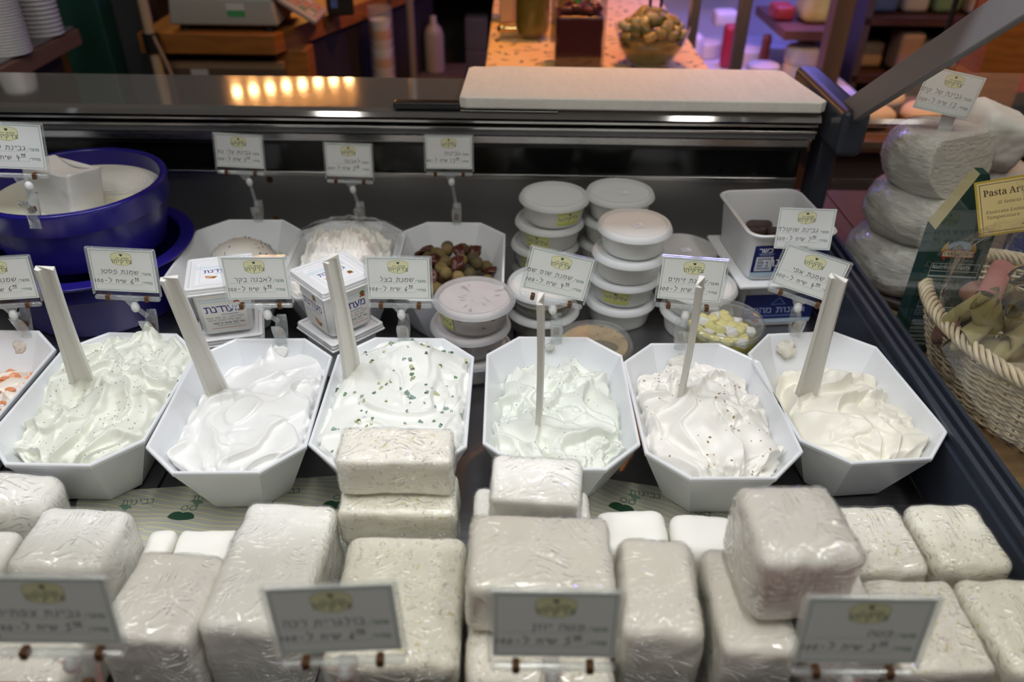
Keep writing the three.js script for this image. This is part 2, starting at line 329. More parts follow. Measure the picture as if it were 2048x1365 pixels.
for (const y of [0.2465, 0.2575]) part('rail', rbox(W, 0.0048, 0.02, 0.0012, XM, y, -1.316), M.alu, kase);
{ // counter slab with a bevelled front edge
  const s = new THREE.Shape(); s.moveTo(-1.302, 0.2645); s.lineTo(-1.297, 0.2665); s.lineTo(-1.301, 0.274); s.lineTo(-1.312, 0.278); s.lineTo(-1.484, 0.278); s.lineTo(-1.49, 0.272); s.lineTo(-1.49, 0.2645); s.closePath();
  const g = new THREE.ExtrudeGeometry(s, { depth: W, bevelEnabled: false }); g.rotateY(-Math.PI / 2); g.translate(X1, 0, 0);   // (z, y) profile swept along x
  const p = g.attributes.position; g.translate(0, 0, 0);
  part('counter_top', metreUV(toCreasedNormals(g, 0.3)), M.counter, kase);
}
part('rear_apron', boxg(W, 0.25, 0.02, XM, 0.13, -1.478), M.greyPaint, kase);
// right side: dark inner wall, ridged frame, glass, sloping grey frame bar, end cap of the counter
part('side_wall', boxg(0.012, 0.085, 1.0, X1 + 0.006, 0.0425, -0.86), M.navy, kase);
const fr = part('side_frame', [rbox(0.04, 0.022, 1.03, 0.003, 0.53, 0.083, -0.86)], M.navy, kase, 'dark navy frame rail under the side glass');
for (const x of [0.5125, 0.5265, 0.5405]) part('ridge', rbox(0.007, 0.012, 1.03, 0.0025, x, 0.097, -0.86), M.navy, fr);
{
  const s = new THREE.Shape(); s.moveTo(0.36, 0.097); s.lineTo(1.29, 0.097); s.lineTo(1.29, 0.275); s.lineTo(0.36, 0.888); s.closePath();
  const g = new THREE.ExtrudeGeometry(s, { depth: 0.0001, bevelEnabled: false }); g.rotateY(Math.PI / 2); g.translate(XG, 0, 0);
  const f = new THREE.ShapeGeometry(s); f.rotateY(Math.PI / 2); f.translate(XG, 0, 0);
  part('side_glass', f, M.glass, kase, 'clear side pane of the case');
  const bar = rbox(0.012, 0.042, 1.14, 0.002); bar.rotateX(-Math.atan2(0.613, 0.93)); 
  bar.translate(XG, 0.276 + 0.307 + 0.004, -0.825);
  part('frame_bar', bar, std([0.23, 0.225, 0.235], 0.5), kase, 'sloping flat grey frame bar');
  part('end_cap', rbox(0.045, 0.075, 0.27, 0.012, 0.536, 0.268, -1.37, 4), M.navy, kase);
  part('corner_post', rbox(0.03, 0.42, 0.05, 0.003, 0.533, 0.05, -1.335), M.navy, kase);
}
// left end of the case, out of view
part('side_wall', boxg(0.02, 0.3, 1.0, X0 - 0.01, 0.15, -0.86), M.navy, kase);
// customer side: front panel and the red ledge that the front signs clip onto
part('front_panel', boxg(W + 0.06, 0.126, 0.012, XM + 0.015, 0.051, -0.36), M.greyPaint, kase);
part('front_ledge', rbox(W + 0.06, 0.012, 0.045, 0.004, XM + 0.015, 0.12, -0.345), std([0.42, 0.03, 0.03], 0.45), kase, 'red ledge along the front edge');
// lamp over the case
{
  const t = thing('case_lamp', 'long black lamp shade with a narrow light strip over the deli case', 'lamp', [LAMP.x, LAMP.y, LAMP.z]);
  part('housing', [boxg(LAMP.len + 0.04, 0.02, 0.1, 0, 0.03, 0), boxg(LAMP.len + 0.04, 0.155, 0.004, 0, -0.0475, 0.042), boxg(LAMP.len + 0.04, 0.155, 0.004, 0, -0.0475, -0.042)], M.black, t);
  part('light_strip', boxg(LAMP.len, 0.006, LAMP.w, 0, 0, 0), std([0.9, 0.9, 0.9], 0.5, { emissive: C(0.93, 0.95, 1), emissiveIntensity: 3 }), t);
  for (const x of [-LAMP.len / 2 + 0.0, LAMP.len / 2 - 0.005]) part('bracket', rbox(0.012, 0.4, 0.03, 0.003, x, -0.145, 0), M.greyPaint, t);
}

// cutting board and knife on the counter
{
  const s = new THREE.Shape(); const pts = [[-0.088, -1.305], [-0.08, -1.3], [0.497, -1.298], [0.505, -1.306], [0.482, -1.474], [0.47, -1.481], [-0.03, -1.484], [-0.05, -1.478], [-0.075, -1.479], [-0.082, -1.472]];
  pts.forEach(([x, z], i) => (i ? s.lineTo(x, z) : s.moveTo(x, z)));
  const g = new THREE.ExtrudeGeometry(s, { depth: 0.013, bevelEnabled: true, bevelThickness: 0.003, bevelSize: 0.003, bevelSegments: 3 }); g.rotateX(Math.PI / 2); g.scale(1, 1, 1);
  g.translate(0, 0.2985, 0);
  const tex = dataTex(512, (u, v) => { const k = 1 + 0.06 * fbm(u * 3, v * 3, 3) + 0.02 * ns(u * 60, v * 9, 2) + 0.02 * ns(u * 90, v * 90); return [0.9 * k, 0.885 * k, 0.85 * k]; }, 0.6, true);
  solo('cutting_board', metreUV(g), std(0xffffff, 0.6, { map: tex, bumpMap: mottle, bumpScale: 0.0006 }), 'large cream plastic cutting board lying on the steel counter', 'cutting board');
  const t = thing('knife', 'knife with a black handle poking out from under the cutting board', 'knife', [-0.145, 0.2845, -1.31]);
  part('handle', rbox(0.11, 0.012, 0.02, 0.004, 0, 0, 0, 3), std([0.012, 0.012, 0.014], 0.3), t);
  part('blade', rbox(0.16, 0.0015, 0.02, 0.0004, 0.135, -0.0065, -0.001), M.alu, t);
}

// ------------------------------------------------------------------ octagonal melamine bowls
const BW = { a: 0.09, b: 0.131, c: 0.043, h: 0.094 };          // rim half width, half length, corner cut, height
const octo = (a, b, c, y) => [[-a + c, -b], [a - c, -b], [a, -b + c], [a, b - c], [a - c, b], [-a + c, b], [-a, b - c], [-a, -b + c]].map(([x, z]) => V(x, y, z));
function bowlGeometry() {
  const rings = [octo(0.0, 0.0, 0.0, 0.003), octo(0.052, 0.088, 0.026, 0.003), octo(0.053, 0.089, 0.026, 0), octo(0.055, 0.091, 0.027, 0.003), octo(0.0885, 0.1295, 0.0425, 0.088), octo(0.0895, 0.1305, 0.043, 0.0885), octo(0.09, 0.131, 0.043, 0.0925), octo(0.0892, 0.1302, 0.0427, 0.094), octo(0.0868, 0.1278, 0.0418, 0.094), octo(0.086, 0.127, 0.0415, 0.0932), octo(0.051, 0.087, 0.025, 0.007), octo(0.045, 0.08, 0.023, 0.006), octo(0, 0, 0, 0.006)];
  const pos = [];
  for (let r = 0; r < rings.length - 1; r++) for (let i = 0; i < 8; i++) {
    const j = (i + 1) % 8, A = rings[r], B = rings[r + 1];
    for (const v of [A[i], A[j], B[j], A[i], B[j], B[i]]) pos.push(v.x, v.y, v.z);
  }
  const g = new THREE.BufferGeometry(); g.setAttribute('position', new THREE.BufferAttribute(new Float32Array(pos), 3));
  g.computeVertexNormals();
  return metreUV(toCreasedNormals(g, 0.25));
}
const bowlG = bowlGeometry();
function bowl(x, z, turn, label, group) { const o = solo('serving_bowl', bowlG, M.melamine, label, 'bowl', group); o.position.set(x, 0.002, z); o.rotation.y = turn; return o; }
// size of the octagonal hollow of the bowl at a given height (metres): half width, half length and corner cut
function hollowSize(level) {
  const up = clamp((level - 0.007) / 0.0862), halfWidth = 0.051 + 0.035 * up, halfLength = 0.087 + 0.04 * up, cornerCut = 0.025 + 0.0165 * up;
  return { halfWidth, halfLength, cornerCut };
}
const halfAt = (a, b, c, z) => { const q = Math.abs(z); return q <= b - c ? a : a - c * (q - (b - c)) / c; };
// a spread that fills the bowl: h(s, t) is its height, s and t run -1..1 across and along the bowl (t = 1 is the customer's side)
function spreadGeometry(h, nx = 120, nz = 170) {
  const pos = [], idx = [];
  for (let j = 0; j <= nz; j++) for (let i = 0; i <= nx; i++) {
    const s = i / nx * 2 - 1, t = j / nz * 2 - 1, y = clamp(h(s, t), 0.012, 0.15);
    const { halfWidth: a, halfLength: b, cornerCut: c } = hollowSize(Math.min(y, 0.0925)), z = t * (b + 0.0009), x = s * (halfAt(a, b, c, clamp(z, -b, b)) + 0.0009);
    pos.push(x, y, z);
  }
  for (let j = 0; j < nz; j++) for (let i = 0; i < nx; i++) { const p = j * (nx + 1) + i; idx.push(p, p + nx + 1, p + 1, p + 1, p + nx + 1, p + nx + 2); }
  const g = new THREE.BufferGeometry(); g.setAttribute('position', new THREE.BufferAttribute(new Float32Array(pos), 3)); g.setIndex(idx);
  g.setAttribute('uv', new THREE.BufferAttribute(new Float32Array(pos.length / 3 * 2).map((_, k) => pos[(k >> 1) * 3 + (k & 1 ? 2 : 0)]), 2));
  g.computeVertexNormals();
  return g;
}
// overlapping folds left by the spatula: slow rise, sudden edge
const fold = (t) => { const f = t - Math.floor(t), d = f < 0.82 ? f / 0.82 : 1 - smooth(0.82, 1, f); return d * d; };
function creamHeight(o) {
  const { corners: [bl, br, fl, fr], mid = 0, back = 0, folds = 4, dir = 0.6, amp = 0.006, chop = 0.003, z0 = 0, scoop, peaks = [] } = o;
  return (s, t) => {
    const u = (s + 1) / 2, v = (t + 1) / 2;
    let y = mix(mix(bl, br, u), mix(fl, fr, u), v) + mid * (1 - s * s) * (1 - t * t) + back * Math.exp(-(s * s * 2.2 + (t + 0.55) * (t + 0.55) * 6));
    const x = s * 1.0, z = t * 1.45, w1 = 0.5 * ns(x * 0.9, z * 0.9, z0) + 0.16 * ns(x * 2.1, z * 2.1, z0 + 5), w2 = 0.5 * ns(x * 0.9, z * 0.9, z0 + 20) + 0.16 * ns(x * 2.1, z * 2.1, z0 + 25);
    const q = (x * Math.cos(dir) + z * Math.sin(dir)) * folds * 0.34 + w1 * 2.6, k = smooth(-0.3, 0.35, ns(x * 1.1 + w2, z * 1.1, z0 + 40));
    y += amp * (fold(q) - 0.35) * (0.35 + k);
    const q2 = (x * Math.sin(dir + 0.5) - z * Math.cos(dir + 0.5)) * folds * 0.5 + w2 * 3;
    y += amp * 0.6 * (fold(q2 + 0.4) - 0.35) * (1.1 - k);
    // fine drag lines along the strokes and ragged crumbs
    y += 0.0003 * ns((x * Math.cos(dir) + z * Math.sin(dir)) * 2 + w1 * 4, (x * Math.sin(dir) - z * Math.cos(dir)) * 30 + w2 * 14, z0) * smooth(0, 0.3, ns(x * 1.3, z * 1.3, z0 + 60));
    const rough = smooth(-0.1, 0.35, ns(x * 1.4, z * 1.4, z0 + 80));
    y += chop * (0.9 * ns(x * 2.3 + w1, z * 2.3, z0 + 3) + rough * (1.1 * fbm(x * 4.5, z * 4.5, z0 + 4, 4) - 0.8 * Math.pow(1 - Math.abs(ns(x * 3 + w2 * 2, z * 3, z0 + 7)), 9)));
    for (const [ps, pt, r, hh] of peaks) { const e = ((s - ps) ** 2 + ((t - pt) * 1.45) ** 2) / (r * r); y += hh * Math.exp(-e) * (1 + 0.6 * ns(s * 6, t * 8, z0)); }
    if (scoop) for (const [ps, pt, r, hh] of scoop) { const e = ((s - ps) ** 2 + ((t - pt) * 1.45) ** 2) / (r * r); y -= hh * Math.exp(-e * e); }
    const edge = Math.max(Math.abs(s), Math.abs(t));
    return y - 0.008 * smooth(0.86, 1, edge) * (1 + ns(s * 9, t * 9, z0 + 2) * 1.2);
  };
}
const cream = (r, g, b) => phy([r, g, b], 0.42, { clearcoat: 0.25, clearcoatRoughness: 0.35, bumpMap: mottle, bumpScale: 0.0009 });
// little flakes lying on a height field
function flecks(h, n, shapes, region = () => true) {
  const list = [], m = new THREE.Matrix4(), q = new THREE.Quaternion(), up = V(0, 1, 0);
  for (let k = 0; k < n * 3 && list.length < n; k++) {
    const s = rr(-0.93, 0.93), t = rr(-0.93, 0.93), y = h(s, t), { halfWidth: a, halfLength: b, cornerCut: c } = hollowSize(Math.min(y, 0.0925)), z = t * b, x = s * halfAt(a, b, c, z);
    if (!region(s, t)) continue;
    const e = 0.02, nrm = V(-(h(s + e, t) - y) / (e * 0.085), 1, -(h(s, t + e) - y) / (e * 0.125)).normalize();
    q.setFromUnitVectors(up, nrm).multiply(new THREE.Quaternion().setFromEuler(new THREE.Euler(rr(-0.4, 0.4), rr(0, 6.28), rr(-0.4, 0.4))));
    const g = shapes[Math.floor(rnd() * shapes.length)].clone(); const sc = rr(0.6, 1.25);
    m.compose(V(x, y + 0.0003, z), q, V(sc, sc, sc)); g.applyMatrix4(m); list.push(g);
  }
  return merge(list);
}
const flakeG = [boxg(0.0011, 0.0004, 0.0006), boxg(0.0016, 0.0004, 0.0005), boxg(0.0008, 0.0004, 0.0008)];
const chiveG = [0, 1, 2].map((k) => { const g = new THREE.CylinderGeometry(0.0021, 0.0021, 0.0018 + k * 0.002, 9, 1, true, 0, 4.6 + k * 0.6); g.rotateX(Math.PI / 2 - 0.5); return g; });
const nutG = [new THREE.DodecahedronGeometry(0.0014).scale(1.2, 0.6, 0.8), new THREE.DodecahedronGeometry(0.001).scale(1, 0.7, 1.3)];
const olive = std([0.05, 0.035, 0.06], 0.4), dill = std([0.07, 0.11, 0.06], 0.6), chive = phy([0.16, 0.3, 0.16], 0.4), herbBlue = phy([0.25, 0.37, 0.33], 0.45), nut = std([0.33, 0.24, 0.12], 0.6), onion = phy([0.55, 0.57, 0.33], 0.4);

const FRONT = 'octagonal bowls in the front row';
function filled(x, z, turn, bowlLabel, o) {
  bowl(x, z, turn, bowlLabel);
  const h = creamHeight(o.cream), t = thing(o.name, o.label, 'cheese spread', [x, 0.002, z], turn, 'soft cheeses in the front bowls');
  part('spread', spreadGeometry(h), o.mat, t);
  for (const [nm, mat, g, n, reg] of o.bits ?? []) { const p = part(nm, flecks(h, n, g, reg), mat, t); p.userData.kind = 'stuff'; }
  return { h, t };
}
const bowlsAt = [[-0.69, -0.775, 0], [-0.503, -0.773, -0.01], [-0.322, -0.764, 0.03], [-0.139, -0.77, 0.0], [0.057, -0.777, 0.01], [0.238, -0.766, 0.03], [0.412, -0.797, 0.105]];
const B0 = filled(...bowlsAt[0], 'white octagonal bowl holding the orange salmon cheese', { name: 'salmon_cheese', label: 'pale cream cheese with orange salmon pieces', mat: cream(0.86, 0.78, 0.68),
  cream: { corners: [0.041, 0.046, 0.071, 0.081], mid: 0.02, folds: 5, chop: 0.006, z0: 2 }, bits: [['salmon_piece', phy([0.75, 0.3, 0.14], 0.35), [new THREE.DodecahedronGeometry(0.005).scale(1.4, 0.7, 1)], 60]] });
const B1 = filled(...bowlsAt[1], 'white octagonal bowl holding the pale green speckled cheese, left of the plain white one', { name: 'pesto_cheese', label: 'pale green cheese spread with dark specks, reaching up to its sign clip', mat: cream(0.79, 0.805, 0.71),
  cream: { corners: [0.091, 0.099, 0.066, 0.093], mid: 0.012, folds: 4.6, dir: 0.9, amp: 0.009, chop: 0.009, z0: 11, scoop: [[-0.42, 0.0, 0.3, 0.012]], peaks: [[0.25, -0.92, 0.2, 0.016]] }, bits: [['speck', dill, flakeG, 280]] });
const B2 = filled(...bowlsAt[2], 'white octagonal bowl holding the plain white labaneh', { name: 'labaneh', label: 'smooth glossy plain white labaneh with broad swirls', mat: phy([0.86, 0.86, 0.84], 0.3, { clearcoat: 0.4, clearcoatRoughness: 0.22 }),
  cream: { corners: [0.063, 0.081, 0.071, 0.089], mid: 0.014, folds: 3.2, dir: 0.5, amp: 0.007, chop: 0.003, z0: 23, peaks: [[0.05, -0.95, 0.16, 0.02]] } });
const B3 = filled(...bowlsAt[3], 'white octagonal bowl heaped with the chive cheese', { name: 'chive_cheese', label: 'white cream cheese heaped up and dotted with cut chives', mat: cream(0.87, 0.88, 0.83),
  cream: { corners: [0.081, 0.086, 0.096, 0.096], mid: 0.008, back: 0.03, folds: 3.4, dir: 1.3, amp: 0.005, chop: 0.004, z0: 31 }, bits: [['chive', chive, chiveG, 28], ['chive', herbBlue, chiveG, 42], ['onion_bit', onion, chiveG, 30]] });
const B4 = filled(...bowlsAt[4], 'white octagonal bowl holding the pale green dill cheese with the upright thin spatula', { name: 'dill_cheese', label: 'very pale green garlic and dill cheese, torn into soft peaks', mat: cream(0.81, 0.84, 0.765),
  cream: { corners: [0.057, 0.063, 0.083, 0.083], mid: 0.022, folds: 5.2, dir: 0.2, amp: 0.01, chop: 0.011, z0: 47 }, bits: [['speck', dill, flakeG, 150]] });
const B5 = filled(...bowlsAt[5], 'white octagonal bowl holding the lumpy cheese with brown bits', { name: 'olive_cheese', label: 'lumpy white cheese with scattered brown bits and yellow streaks', mat: cream(0.87, 0.85, 0.79),
  cream: { corners: [0.066, 0.061, 0.087, 0.081], mid: 0.028, folds: 4.2, dir: 0.8, amp: 0.009, chop: 0.013, z0: 59 }, bits: [['nut_bit', nut, nutG, 80]] });
const B6 = filled(...bowlsAt[6], 'white octagonal bowl turned slightly, beside the dark side frame', { name: 'butter_cheese', label: 'creamy ivory cheese with big soft swirls, bowl wall bare at the back', mat: cream(0.88, 0.85, 0.74),
  cream: { corners: [0.041, 0.047, 0.081, 0.089], mid: 0.026, folds: 3.4, dir: 0.9, amp: 0.012, chop: 0.006, z0: 71, peaks: [[0.1, -0.3, 0.22, 0.014]] } });
// smears left on the bare bowl walls and under the sign clips
function smear(parent, x, z, y, r, mat) {
  const g = new THREE.IcosahedronGeometry(1, 4), p = g.attributes.position, v = V(0, 0, 0);
  for (let i = 0; i < p.count; i++) { v.fromBufferAttribute(p, i); v.multiplyScalar(1 + 0.9 * fbm(v.x * 1.3 + x * 40, v.y * 1.3, v.z * 1.3 + z * 40, 3)); p.setXYZ(i, v.x * r, v.y * r * 1.0, v.z * r * 0.26); }
  smoothed(g); g.rotateX(-0.35); g.translate(x, y, z);
  part('smear', g, mat, parent);
}
smear(B1.t, 0.02, -0.118, 0.083, 0.012, B1.t.children[0].material);
smear(B2.t, 0.012, -0.118, 0.079, 0.01, B2.t.children[0].material);
smear(B5.t, -0.01, -0.112, 0.074, 0.013, B5.t.children[0].material);
smear(B6.t, -0.022, -0.115, 0.078, 0.013, B6.t.children[0].material);
smear(B4.t, -0.005, -0.119, 0.085, 0.006, B4.t.children[0].material);
smear(B0.t, 0.02, -0.118, 0.075, 0.009, B0.t.children[0].material);

// ------------------------------------------------------------------ plastic spatulas standing in the cheeses
function spatula(base, top, turn, label) {
  const a = V(...base), b = V(...top), L = a.distanceTo(b), t = thing('spatula', label, 'spatula', base, 0, 'spatulas in the front bowls');
  const dir = b.clone().sub(a).normalize();
  t.quaternion.setFromUnitVectors(V(0, 1, 0), dir).multiply(new THREE.Quaternion().setFromAxisAngle(V(0, 1, 0), turn));
  // channelled handle: a shallow U section tapering upwards, with a notch in its end
  const pos = [], idx = [], ny = 24, prof = [[-1, -0.16], [-1, 0.16], [-0.62, 0.16], [-0.5, 0.02], [0, -0.04], [0.5, 0.02], [0.62, 0.16], [1, 0.16], [1, -0.16], [0, -0.2]], n = prof.length;
  for (let j = 0; j <= ny; j++) { const f = j / ny, y = f * (L + 0.022) - 0.022, w = mix(0.0095, 0.0165, Math.pow(1 - f, 2.2)) ; for (const [px, pz] of prof) { const notch = j === ny ? -0.0035 * (1 - px * px) : 0; pos.push(px * w, y + notch, pz * 0.02 + 0.004 * Math.sin(f * 2.2)); } }
  for (let j = 0; j < ny; j++) for (let i = 0; i < n; i++) { const k = (i + 1) % n, p = j * n; idx.push(p + i, p + n + i, p + k, p + k, p + n + i, p + n + k); }
  for (let i = 1; i < n - 1; i++) idx.push(ny * n, ny * n + i, ny * n + i + 1);
  let g = new THREE.BufferGeometry(); g.setAttribute('position', new THREE.BufferAttribute(new Float32Array(pos), 3)); g.setIndex(idx); g = toCreasedNormals(g, 0.7);
  part('handle', g, M.spatula, t);
  const bl = new RoundedBoxGeometry(0.036, 0.05, 0.003, 3, 0.0014), p = bl.attributes.position;
  for (let i = 0; i < p.count; i++) { const f = clamp((p.getY(i) + 0.025) / 0.05); p.setX(i, p.getX(i) * mix(1, 0.72, f * f)); }
  bl.translate(0, -0.036, 0.0);
  part('blade', smoothed(bl), M.spatula, t);
  return t;
}
spatula([-0.542, 0.075, -0.806], [-0.508, 0.276, -0.762], 0.15, 'broad bone-white spatula leaning in the green speckled cheese');
spatula([-0.371, 0.066, -0.803], [-0.377, 0.264, -0.765], 0.2, 'bone-white spatula leaning in the plain white labaneh');
spatula([-0.203, 0.078, -0.82], [-0.203, 0.283, -0.778], 1.05, 'narrow-side-on spatula in the chive cheese');
spatula([0.032, 0.068, -0.735], [0.025, 0.283, -0.696], 1.45, 'upright spatula seen edge-on in the pale green dill cheese');
spatula([0.21, 0.082, -0.79], [0.197, 0.278, -0.745], 1.2, 'spatula seen edge-on in the lumpy cheese with brown bits');
spatula([0.378, 0.052, -0.812], [0.353, 0.279, -0.758], -0.7, 'spatula leaning in the ivory cheese beside the side frame');

// ------------------------------------------------------------------ price signs on swivel clips
function priceSign(grip, at, yaw, roll, tex, label, o = {}) {
  // grip: the point of the rim held by the clip; at: the middle of the card
  const t = thing('price_sign', label, 'price sign', grip, 0, o.group ?? 'price signs on clips'), w = o.w ?? 0.086, h = w * 0.76, rel = V(at[0] - grip[0], at[1] - grip[1], at[2] - grip[2]);
  const head = new THREE.Matrix4().compose(rel, new THREE.Quaternion().setFromEuler(new THREE.Euler(o.lean ?? -0.1, yaw, roll, 'YXZ')), V(1, 1, 1)), set = (g) => g.applyMatrix4(head);
  part('card', set(mv(cardPlate(w * 0.95, h * 0.9), 0, 0.002, 0)), [std(0xffffff, 0.55, { map: tex }), std([0.8, 0.81, 0.8], 0.6)], t);
  part('front_sheet', set(new THREE.PlaneGeometry(w, h).translate(0, 0, 0.0014)), M.sheet, t);
  part('holder', [rbox(w, 0.0022, 0.004, 0.0008, 0, h / 2, 0), rbox(0.0022, h, 0.004, 0.0008, w / 2, 0, 0), rbox(0.0022, h, 0.004, 0.0008, -w / 2, 0, 0)].map(set), M.acrylic, t);
  part('hinge_bar', set(rbox(w * 0.98, 0.0065, 0.007, 0.003, 0, -h / 2 - 0.0035, 0.001, 3)), M.acrylic, t);
  for (const k of [-0.29, 0.29]) part('pin', set(rbox(0.0055, 0.008, 0.0085, 0.0012, k * w, -h / 2 - 0.0035, 0.001)), M.rust, t, 'rusty metal pin');
  const low = V(0, -h / 2 - 0.007, 0).applyMatrix4(head), knob = low.clone().add(V(-low.x * 0.35, -0.011, 0)), clipTop = V(0, 0.03, 0);
  if (o.bent) knob.add(V(...o.bent));
  const funnel = new THREE.CylinderGeometry(0.012, 0.004, 0.012, 10, 1, true); funnel.scale(1, 1, 0.5); funnel.rotateZ(roll); funnel.translate((low.x + knob.x) / 2, (low.y + knob.y) / 2 + 0.002, (low.z + knob.z) / 2);
  part('funnel', funnel, M.acrylic, t);
  const kg = new THREE.SphereGeometry(0.0056, 16, 12).scale(1, 1.3, 1); kg.translate(knob.x, knob.y, knob.z); part('swivel', kg, M.knob, t, 'white plastic swivel ball');
  part('neck', tube([knob.toArray(), [mix(knob.x, 0, 0.5), mix(knob.y, clipTop.y, 0.5), mix(knob.z, 0, 0.5)], clipTop.toArray()], 0.0032, 8, 8), M.acrylic, t);
  const jaw = (side) => { const s = new THREE.Shape(); s.moveTo(-0.006, 0.032); s.quadraticCurveTo(-0.0095, 0.022, -0.008, 0.006); s.quadraticCurveTo(-0.007, -0.004, -0.0085, -0.014); s.lineTo(0.0085, -0.014); s.quadraticCurveTo(0.007, -0.004, 0.008, 0.006); s.quadraticCurveTo(0.0095, 0.022, 0.006, 0.032); s.closePath(); const g = new THREE.ExtrudeGeometry(s, { depth: 0.0014, bevelEnabled: false, curveSegments: 6 }); const p = g.attributes.position; for (let i = 0; i < p.count; i++) p.setZ(i, p.getZ(i) + side * (0.0035 + 0.004 * Math.pow((p.getY(i) + 0.002) / 0.02, 2))); g.rotateY(o.clipYaw ?? 0); return smoothed(g); };
  part('jaw', jaw(1), M.acrylic, t); part('jaw', jaw(-1), M.acrylic, t);
  part('spring', rbox(0.008, 0.0075, 0.009, 0.001, 0, 0.012, 0), M.rust, t, 'rusty spring');
  return t;
}
function cardPlate(w, h) { const g = new THREE.BoxGeometry(w, h, 0.0008); g.clearGroups(); for (let k = 0; k < 6; k++) g.addGroup(k * 6, 6, k === 4 ? 0 : 1); return g; }
const tx = (n, p, w) => cardTex(n, p, w);
priceSign([-0.66, 0.094, -0.904], [-0.668, 0.175, -0.903], 0.2, -0.02, tx('שמנת סלמון', '6.90'), 'price sign clipped to the bowl of salmon cheese');
priceSign([-0.488, 0.094, -0.902], [-0.503, 0.19, -0.903], 0.02, -0.05, tx('שמנת פסטו', '6.90'), 'price sign clipped to the bowl of green speckled cheese');
priceSign([-0.31, 0.094, -0.893], [-0.329, 0.187, -0.893], 0.0, 0.03, tx('לאבנה בקר', '4.90'), 'price sign clipped to the bowl of plain labaneh');
priceSign([-0.146, 0.094, -0.899], [-0.148, 0.184, -0.903], 0.0, 0.0, tx('שמנת בצל', '6.90'), 'price sign clipped to the bowl of chive cheese');
priceSign([0.06, 0.094, -0.906], [0.058, 0.192, -0.906], -0.05, -0.2, tx('שמנת שום שמיר', '4.90'), 'tilted price sign clipped to the bowl of dill cheese');
priceSign([0.226, 0.094, -0.895], [0.23, 0.191, -0.898], -0.05, -0.04, tx('שמנת זיתים', '5.90'), 'price sign clipped to the bowl of lumpy cheese with brown bits');
priceSign([0.39, 0.094, -0.926], [0.39, 0.188, -0.924], -0.35, -0.17, tx('שמנת אפי', '4.90'), 'tilted price sign clipped to the bowl of ivory cheese');
const fh = 'blurred price signs on the front ledge';
priceSign([-0.31, 0.143, -0.345], [-0.313, 0.236, -0.347], 0.02, -0.02, tx('גבינת צפתית', '5.90', 384), 'front ledge price sign for the leftmost wrapped cheeses', { w: 0.09, group: fh });
priceSign([-0.118, 0.143, -0.345], [-0.118, 0.2335, -0.345], 0.02, 0.055, tx('בולגרית רכה', '6.90', 384), 'front ledge price sign standing before the pitted feta block', { w: 0.09, group: fh });
priceSign([0.032, 0.143, -0.345], [0.032, 0.231, -0.345], 0, 0.0, tx('פטה יוון', '5.90', 384), 'front ledge price sign standing before the wide smooth block', { w: 0.09, group: fh });
priceSign([0.244, 0.143, -0.345], [0.244, 0.229, -0.345], 0, 0.0, tx('פטה', '3.90', 384), 'front ledge price sign below the block on top of the pile', { w: 0.09, group: fh });

// ------------------------------------------------------------------ back row of bowls
const backB = [[-0.442, -1.13], [-0.27, -1.13], [-0.103, -1.13]];
bowl(...backB[0], 0.02, 'white octagonal bowl with a peppered cheese ball in whey, beside the blue buckets');
bowl(...backB[1], 0, 'white octagonal bowl with crumbled ricotta behind the printed tubs');
bowl(...backB[2], 0, 'white octagonal bowl of spiced olives and dried tomatoes');
{
  // whey and a peppered ball
  const w = octo(0.068, 0.107, 0.034, 0.05), pos = []; for (let i = 0; i < 8; i++) { const a = w[i], b = w[(i + 1) % 8]; pos.push(0, 0.05, 0, b.x, b.y, b.z, a.x, a.y, a.z); }
  const g = new THREE.BufferGeometry(); g.setAttribute('position', new THREE.BufferAttribute(new Float32Array(pos), 3)); g.computeVertexNormals();
  const o = solo('whey', metreUV(g), phy([0.42, 0.41, 0.36], 0.12), 'cloudy grey whey around the peppered cheese ball', 'whey', undefined, 'stuff'); o.position.set(backB[0][0], 0, backB[0][1]);
  const t = thing('cheese_ball', 'pale cheese ball speckled with pepper in whey', 'cheese', [backB[0][0] + 0.01, 0.008, backB[0][1] + 0.005]);
  const bl = new THREE.SphereGeometry(0.055, 48, 32); bl.scale(1.1, 1.05, 1.15); const p = bl.attributes.position; for (let i = 0; i < p.count; i++) { const k = 1 + 0.06 * fbm(p.getX(i) * 22, p.getY(i) * 22, p.getZ(i) * 22); p.setXYZ(i, p.getX(i) * k, p.getY(i) * k + 0.056, p.getZ(i) * k); }
  part('ball', smoothed(bl), std([0.6, 0.58, 0.52], 0.5, { bumpMap: mottle, bumpScale: 0.0006 }), t);
  const sp = []; for (let i = 0; i < 60; i++) { const a = rr(0, 6.28), e = rr(0.1, 1.3), q = V(Math.cos(a) * Math.cos(e) * 0.0615, Math.sin(e) * 0.0585 + 0.056, Math.sin(a) * Math.cos(e) * 0.0645); sp.push(mv(new THREE.DodecahedronGeometry(rr(0.0006, 0.0014)), q.x, q.y, q.z)); }
  part('pepper', sp, olive, t).userData.kind = 'stuff';
}
